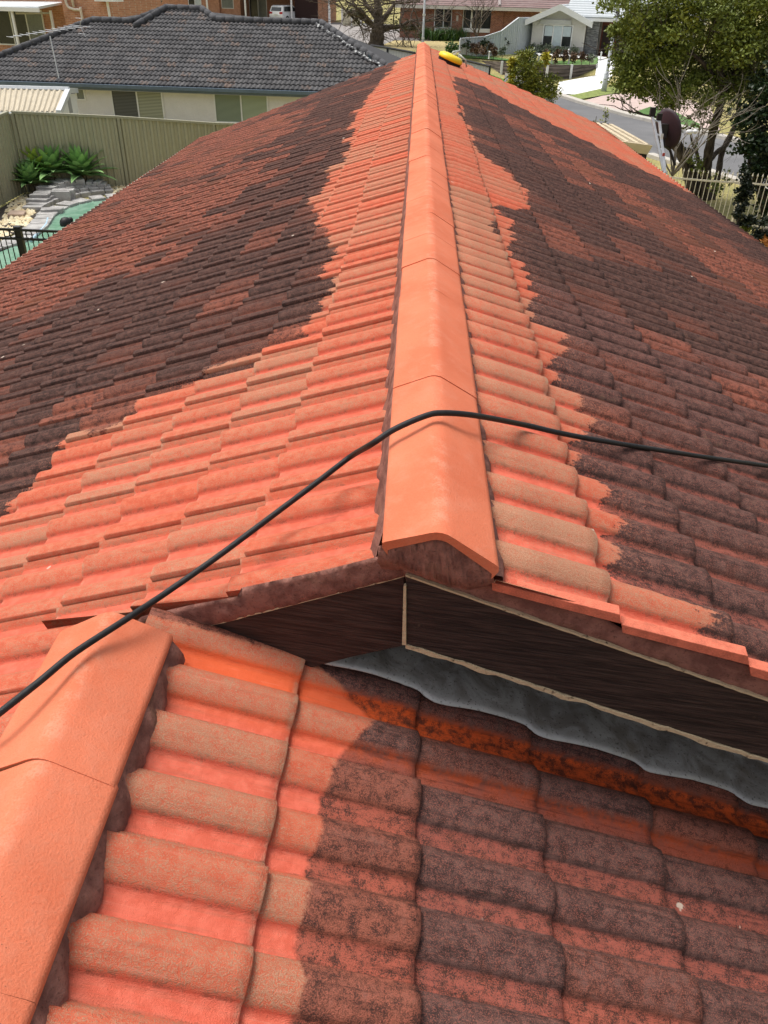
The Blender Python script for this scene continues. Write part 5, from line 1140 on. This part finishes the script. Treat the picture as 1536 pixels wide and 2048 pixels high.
# ------------------------------------------------------------------ far centre and left houses
def mat_redrows():
    t=NT('red_brown_tile_rows'); co=t.coord(); w=t.N.new('ShaderNodeTexWave'); w.bands_direction='Z'; w.inputs['Scale'].default_value=2.2; t.L.new(co,w.inputs['Vector']); n=t.noise(2,3)
    c=t.mix(t.ramp(w.outputs[0],.0,.5),(.075,.045,.042),(.24,.16,.15)); return t.out(t.mix(t.math('MULTIPLY',t.ramp(n,.4,.7),.3),c,(.3,.25,.24)),.8,t.bump(w.outputs[0],.6,.05))
M_rr=mat_redrows(); M_br1=mat_brick('red_brick',(.22,.070,.040),(.36,.135,.075),(.36,.30,.25)); M_br2=mat_brick('orange_brick',(.46,.195,.105),(.58,.28,.165),(.55,.42,.32)); 
def brick_right():
    Yb=80.; a=np.array([*atY((800,60),Yb)]); b=np.array([*atY((1120,60),Yb-2)]); a[2]=b[2]=-2.9; f=Fac(a,b); r=empty('brick_house',(a+b)/2,'dark red brick house with brown tiled roof behind the strappy hedge','house')
    U=lambda x,y=40: f.uz((x,y))[0]; Z=lambda x,y: f.uz((x,y))[1]
    zt=Z(960,16); m=MB(); f.box(m,U(800),U(1075),-3.2,zt,-8,0); m.build('wall',M_br1,r)
    for x0,x1 in ((905,925),(982,1006)): m=MB(); f.box(m,U(x0),U(x1),-3.2,zt,.003,.22); m.build('brick_pier',M_br1,r)
    m=MB(); z0=Z(960,16)+.0; s=.36; m.hexa([f.pt(U(790),z0,.7),f.pt(U(1150),z0,.7),f.pt(U(1190),z0+s*6,-5.3),f.pt(U(790),z0+s*6,-5.3),f.pt(U(790),z0+.15,.7),f.pt(U(1150),z0+.15,.7),f.pt(U(1190),z0+.15+s*6,-5.3),f.pt(U(790),z0+.15+s*6,-5.3)]); rf=m.build('roof',M_rr,r)
    m=MB(); f.box(m,U(790),U(1118),z0-.14,z0+.1,.66,.82); m.build('gutter',flat('cream_gutter',(.60,.57,.52),.6),r)
    m=MB(); m.tube([f.pt(U(998),z0+.2,.6),f.pt(U(985),z0+.2+s*5,-4.6)],.13,6); m.build('ridge_cap',flat('pale_cap',(.33,.29,.28),.9),rf)
    for x0,x1,p in ((870,886,1),(888,902,1),(927,943,1),(943,982,2)):
        f.window(r,U(x0),U(x1),Z(900,55),zt-.1,p,M_white,gm=M_glass_d,fw=.07); m=MB(); f.box(m,U(x0),U(x1),Z(900,63),Z(900,56),.02,.08); m.build('window_sill',M_white,r)
    m=MB(); q0,q1=U(913),U(917); zz=Z(915,36); f.box(m,q0,q1,zz-.2,zz+.2,.225,.25); m.build('meter_box',flat('pale_box',(.55,.5,.45),.7),r)
brick_right()
def brick_mid():
    Yb=104.; a=atY((330,40),Yb); b=atY((720,50),Yb); a[2]=b[2]=-2.95; f=Fac(a,b); r=empty('brick_house',(a+b)/2,'orange brick house with dark carport and garage door behind the grey roof','house')
    U=lambda x,y=30: f.uz((x,y))[0]; Z=lambda x,y: f.uz((x,y))[1]; zt=Z(500,-30)
    m=MB(); f.box(m,U(300),U(440),-3.2,zt,-8,0); f.box(m,U(440)+.01,U(480),-3.2,zt,-8,-.5); f.box(m,U(480)+.01,U(594),-3.2,zt,-8,-4.);  f.box(m,U(594)+.01,U(660),-3.2,zt,-8,-.02); m.build('wall',M_br2,r)
    m=MB(); f.box(m,U(590),U(636),-3.1,zt,-.01,.04); m.build('garage_door',flat('dark_red_door',(.035,.014,.012),.6,.1),r)
    m=MB(); f.box(m,U(480),U(594),zt-.01,zt+.3,-4,1.2); m.build('carport_roof',flat('carport_dark',(.05,.05,.05),.8),r)
    for x in (420,495,586,660):
        m=MB(); f.box(m,U(x)-.09,U(x)+.09,-3.1,zt,.9,1.1); m.build('post',M_white,r)
    f.window(r,U(380),U(404),Z(392,17),zt-.3,2,M_white,gms=[M_glass_d,M_glass_w],fw=.06); f.window(r,U(444),U(466),Z(450,16),zt-.3,1,M_alu,gm=M_glass_g,fw=.06,out=-.49)
    f.window(r,U(488),U(522),-2.9,zt-.2,2,M_alu,gms=[M_glass_d,M_glass_g],fw=.06,out=-3.98)
    m=MB(); m.hexa([f.pt(U(290),zt+.3,1.6),f.pt(U(700),zt+.3,1.6),f.pt(U(700),zt+3,-6),f.pt(U(290),zt+3,-6),f.pt(U(290),zt+.45,1.6),f.pt(U(700),zt+.45,1.6),f.pt(U(700),zt+3.15,-6),f.pt(U(290),zt+3.15,-6)]); m.build('roof',M_rr,r)
brick_mid()
def car():
    b=gnd((553,46)); r=empty('parked_car',b,'white suv with dark rear window parked under the carport','car'); ang=R_(-28)
    ex=np.array([math.cos(ang),math.sin(ang),0]); ey=np.array([-math.sin(ang),math.cos(ang),0]); ez=np.array([0,0,1.])
    O=b+np.array([0,0,.02]); P=lambda x,y,z: O+ex*x+ey*y+ez*z
    mw=flat('white_car_paint',(.76,.77,.78),.25,.03); mg=M_glass_d
    side=[(0,.35),(-.06,.75),(0,1.05),(.22,1.58),(.5,1.66),(2.2,1.68),(3.1,1.15),(4.3,.98),(4.55,.75),(4.55,.35)]
    V=[];F=[];n=len(side)
    for y,ins in ((-.92,0),(.92,0)):
        for (x,z) in side:
            k=max(0,(z-1.0))*.22; V.append(P(y*(1-k/.92 if z>1 else 1),x,z))
    for i in range(n): F.append((i,(i+1)%n,n+(i+1)%n,n+i))
    F+= [tuple(range(n-1,-1,-1)),tuple(range(n,2*n))]; o=link('body',mesh('body',V,F),mw,r); bv=o.modifiers.new('b','BEVEL'); bv.width=.06; bv.segments=2
    def quad(name,pts,mat,par): 
        N=np.cross(pts[1]-pts[0],pts[3]-pts[0]); N/=np.linalg.norm(N); MB().hexa([p-N*.012 for p in pts]+[p+N*.012 for p in pts]).build(name,mat,par)
    quad('rear_window',[P(-.72,.02,1.12),P(.72,.02,1.12),P(.66,.22,1.54),P(-.66,.22,1.54)],mg,r)
    for s in (-1,1):
        quad('side_window',[P(s*.915,.35,1.10),P(s*.915,2.9,1.10),P(s*.80,2.1,1.56),P(s*.80,.5,1.56)],mg,r)
        quad('taillight',[P(s*.9,-.05,.84),P(s*.5,-.06,.86),P(s*.5,-.03,1.04),P(s*.9,-.02,1.06)],flat('red_lens',(.35,.012,.012),.2),r)
        MB().box(P(s*.98,2.55,1.05)-.08,P(s*.98,2.55,1.05)+.1).build('wing_mirror',mw,r,bevel=.03)
        for y in (.85,3.6):
            w=MB().lathe(P(s*.74,y,.34),[(.10,-.0),(.33,.0),(.35,.03),(.35,.19),(.33,.22),(.1,.22)],18,ex*s).build('wheel',flat('tyre',(.015,.015,.015),.8),r,True); MB().lathe(P(s*.74,y,.34),[(.05,.2),(.21,.225),(.21,.23),(.04,.24)],12,ex*s).build('rim',M_alu,w)
    quad('number_plate',[P(-.26,-.075,.72),P(.26,-.075,.72),P(.26,-.07,.84),P(-.26,-.07,.84)],flat('plate',(.6,.6,.55),.5),r)
    quad('bumper',[P(-.9,-.09,.36),P(.9,-.09,.36),P(.9,-.1,.56),P(-.9,-.1,.56)],flat('bumper_grey',(.5,.5,.5),.4),r)
car()
def brick_left():
    Yb=52.; a=atY((-60,60),Yb); b=atY((221,60),Yb-1.5); a[2]=b[2]=-3.9; f=Fac(a,b); r=empty('brick_house',(a+b)/2,'pale orange brick house with white patio roof at top left of photo','house')
    U=lambda x,y=30: f.uz((x,y))[0]; Z=lambda x,y: f.uz((x,y))[1]; zt=Z(160,-40)
    m=MB(); f.box(m,U(128),f.L,-4.2,zt,-7,0); f.box(m,U(-60),U(128)-.003,-4.2,zt,-7,-.9); m.build('wall',M_br2,r)
    f.window(r,U(-30),U(66),Z(20,90),Z(20,22),3,M_white,gms=[M_glass_d,M_glass_d,M_glass_g],fw=.07,out=-.88)
    m=MB(); m.hexa([f.pt(U(-80),Z(0,19),1.9),f.pt(U(118),Z(118,17),1.9),f.pt(U(118),Z(118,8),-.9),f.pt(U(-80),Z(0,8),-.9),f.pt(U(-80),Z(0,14),1.9),f.pt(U(118),Z(118,12),1.9),f.pt(U(118),Z(118,4),-.9),f.pt(U(-80),Z(0,4),-.9)]); m.build('patio_roof',flat('white_sheet_roof',(.62,.66,.67),.5,.06),r)
    m=MB(); f.box(m,U(-80),U(119),Z(60,21),Z(60,13),1.9,2.0); m.build('patio_fascia',M_white,r)
    for x,o in ((62,1.8),(108,.3)):
        m=MB(); f.box(m,U(x)-.06,U(x)+.06,-4,Z(60,19),o-.06,o+.06); m.build('patio_post',M_white,r)
    m=MB(); m.tube([f.pt(U(65),Z(65,25),1.6),f.pt(U(105),Z(105,26),.2)],.06,6); m.build('patio_beam',flat('cream_beam',(.5,.47,.4),.6),r)
    m=MB(); m.tube(catmull([f.pt(U(138),zt,.15),f.pt(U(140),Z(140,8),.15),f.pt(U(150),Z(150,18),.15),f.pt(U(164),Z(164,20),.15),f.pt(U(166),Z(166,26),.15),f.pt(U(168),-3.9,.15)],5),.075,8); m.tube([f.pt(U(150),zt,.15),f.pt(U(153),Z(153,14),.15)],.07,8); m.build('downpipe',flat('cream_pipe',(.66,.58,.48),.6),r,True)
    m=MB(); f.box(m,f.L-.4,f.L+.9,Z(226,3),Z(226,-8),-.3,.6); m.build('gutter',M_white,r)
    m=MB(); m.tube([f.pt(f.L+.1,Z(222,2),.1),f.pt(f.L+.25,-3.9,.1)],.07,6); m.build('downpipe',M_white,r)
brick_left()
for i,(x,h) in enumerate(((237,2.9),(256,3.1),(276,3.0),(296,3.1),(316,2.9))):
    b=gnd((x,47-i)); r=empty('hedge_conifer',b,['leftmost dark conifer of the row beyond the grey roof, by the brick house corner','second dark conifer of the row beyond the grey roof','middle dark conifer of the row beyond the grey roof','fourth dark conifer of the row beyond the grey roof','rightmost dark conifer of the row beyond the grey roof'][i],'tree','conifers in the row beyond the grey roof')
    h*=1.35; crown('foliage',r,1500,[(b+np.array([0,0,h*.5]),(.62,.6,h*.46),1,60,.32)],.20,M_con,.3,.35); MB().tube([b,b+np.array([0,0,h*.6])],[.1,.04],6).build('trunk',M_barkg,r)
def bare_tree():
    b=gnd((752,92)); r=empty('bare_tree',b,'broad leafless tree with thick trunk on the dry lawn','tree'); Y=b[1]; g=lambda q,dy=0: atY(q,Y+dy)
    L=[([b-np.array([0,0,.1]),g((755,68)),g((757,52)),g((757,30)),g((752,-15))],.62,.22),([g((757,62)),g((735,42)),g((712,30),-.5),g((695,24),-.8)],.24,.08),([g((757,62)),g((778,55)),g((800,52),-.5),g((822,40),-.7)],.26,.08),([g((757,48)),g((775,28)),g((790,5),.5)],.24,.1),([g((756,40)),g((735,12),.5),g((722,-10),.5)],.2,.1),([g((752,56)),g((728,28),-1),g((705,8),-1.2)],.14,.06),([g((800,52),-.5),g((818,60),-.6),g((838,52),-.8)],.09,.03)]
    stems('trunk',L,M_barkg,r)
    ex=[]; 
    for q,n in (((712,30),4),((695,24),5),((800,52),4),((822,40),6),((790,5),6),((775,28),3),((722,-10),5),((735,12),4),((705,8),5),((838,52),4),((757,0),5),((752,-15),5)):
        for k in range(n): branch_tree(g(q,rnd.gauss(-.3,.6)),(rnd.gauss(.2 if q[0]>757 else -.2,.8),rnd.gauss(0,.5),rnd.gauss(.1,.5)),1.7,.055,3,ex,.6)
    stems('limb',ex,M_barkg,r,4)
    crown('foliage',r,500,[(g((706,30),-.5),(1.0,.6,.6),1,16,.4),(g((810,50),-.5),(1,.6,.5),1,14,.4)],.2,M_olv2,.3)['label']='sparse dull olive leaf tufts'
bare_tree()
def pole():
    b=gnd((846,100)); b[1]=52; b=atY((845,100),52.); t=atY((850,-12),52.); r=empty('metal_pole',(b[0],b[1],-3.95),'thin grey metal pole standing behind the far end of the ridge','pole'); MB().tube([np.array([b[0],b[1],-3.95]),b,t],[.075,.07,.05],8).build('shaft',flat('galvanised2',(.38,.40,.41),.5,.15),r,True); m=MB(); 
    for f in (.2,.62): p=b+(t-b)*f; m.lathe(p,[(.085,0),(.085,.1)],8)
    m.build('collar',M_alu,r); MB().lathe(np.array([b[0],b[1],-4.0]),[(.16,0),(.16,.06),(.08,.08)],10).build('base_plate',M_alu,r)
pole()
def hedge():
    V=[];Q=[];R=[];  
    for i,x in enumerate((848,862,876,890,904,918)):
        b=gnd((x,80+(i%2))); r=empty('strappy_plant',b,['leftmost strappy green clump beside the thin pole','second strappy green clump along the brick house','third strappy green clump along the brick house','fourth strappy green clump along the brick house','fifth strappy green clump along the brick house','last strappy green clump beside the grey fence'][i],'plant','strappy plants along the brick house'); m=MB(); att=[]
        for k in range(110): blade(m,b+np.array([rnd.gauss(0,.38),rnd.gauss(0,.3),0]),rnd.random()*6.3,.7+rnd.random()*.8,.9+.4*rnd.random(),.035,rnd.random(),.9,att)
        me=mesh('leaf_clump',m.V,m.F); a=me.attributes.new('rand','FLOAT','POINT'); a.data.foreach_set('value',att); link('leaf_clump',me,M_strap,r)
    b=gnd((909,112)); r=empty('low_shrub',b,'small dark green shrub at the left end of the grey fence','shrub'); crown('foliage',r,420,[(b+np.array([0,0,.45]),(.6,.5,.42),1,20,.22)],.16,M_strap,.3,.2)
hedge()
bare_shrub('bare_shrub',(955,74),74.,3.6,'spreading leafless shrub in front of the brick house windows',.5,8,M_barkg,.045,2,-2.9)
def small_fences():
    mk=flat('black_rail',(.015,.015,.017),.5); mp=flat('grey_panel',(.40,.41,.41),.5,.05)
    for T,Bp,lab in (([(742,92),(775,97),(830,107)],12,'low grey panel fence with black rail left of the ridge end'),([(925,121),(980,134)],14,'low grey panel fence with black rail right of the ridge end')):
        Y=44.; P=[atY(q,Y-(i*1.2)) for i,q in enumerate(T)]; r=empty('panel_fence',(P[0][0],P[0][1],-4.),lab,'fence'); z=np.array([0,0,1.])
        for a,b in zip(P,P[1:]):
            V=[];F=[];n=int(np.linalg.norm(b-a)/.09)
            for k in range(n+1):
                p=a+(b-a)*k/n+np.array([0,.025*(k%2),0]); V+= [np.array([p[0],p[1],-4.]),p]
            for k in range(n): F.append((2*k,2*k+2,2*k+3,2*k+1))
            o=link('fence_panel',mesh('fence_panel',V,F),mp,r); so=o.modifiers.new('t','SOLIDIFY'); so.thickness=.006
            MB().tube([a+z*.03,b+z*.03],.05,6).build('top_rail',mk,r)
        for p in P: MB().box((p[0]-.04,p[1]-.06,-4.),(p[0]+.04,p[1]+.02,p[2]+.02)).build('post',mk,r)
    p0=atY((980,134),42.8); p1=atY((1000,137),44.5)
small_fences()
def gate():
    Yb=100.; a=atY((672,58),Yb); b=atY((752,62),Yb); a[2]=b[2]=-2.9; f=Fac(a,b); U=lambda x: f.uz((x,40))[0]; Z=lambda x,y: f.uz((x,y))[1]
    r=empty('panel_fence',(a+b)/2,'cream panel fence with white gate bars behind the leafless tree','fence'); m=MB(); f.box(m,U(684),U(722),-3.,Z(700,18),-.05,0); m.build('fence_panel',flat('cream_panel',(.60,.55,.40),.7,.05),r)
    for x in (660,684,703,722): m=MB(); f.box(m,U(x)-.07,U(x)+.07,-3.,Z(700,16),.0,.1); m.build('post',M_white,r)
    m=MB(); 
    for y in (40,48,55): f.box(m,U(722),U(752),Z(730,y)-.04,Z(730,y)+.04,0,.06)
    for x in (730,738,746): f.box(m,U(x)-.03,U(x)+.03,-3.,Z(730,38),.0,.05)
    m.build('gate',M_white,r)
gate()
for q,w,lab in (((1185,265),.3,'small weedy tuft on the road edge by the awning, left one'),((1207,250),.3,'small yellow-green weed on the road edge by the awning')):
    b=gnd((q[0],q[1]+18)); r=empty('weed',b,lab,'plant'); crown('foliage',r,90,[(b+np.array([0,0,.5]),(.12,.12,.5),1,8,.1)],.12,M_lime,.2,.2); MB().tube([b,b+np.array([0,0,.9])],.012,4).build('stem',M_barkg,r)
cab=[atZ(q,z) for q,z in (((-60,1470),-.24),((0,1425),-.21),((80,1362),-.195),((150,1305),-.19),((250,1240),-.195))]+[onpl(q,np.array([math.tan(TL),0,-1.]),-.075) for q in ((340,1180),(430,1117),(520,1050),(580,1005),(640,960),(700,914))]+[atZ(q,z) for q,z in (((745,887),.045),((790,858),.075),((850,832),.097),((885,826),.098),((950,831),.07))]+[onpl(q,np.array([-math.tan(TR),0,-1.]),-.016) for q in ((1050,850),(1120,866),(1200,881),(1350,905),(1450,920),(1536,932),(1640,947),(2000,990),(2400,1030))]
mc=flat('black_cable',(.014,.014,.015),.45,.4,60,.2)
tag(MB().tube(catmull(cab,6),.0078,10).build('cable',mc,None,True),'black rubber hose-like cable lying across the ridge and both roof slopes','cable')
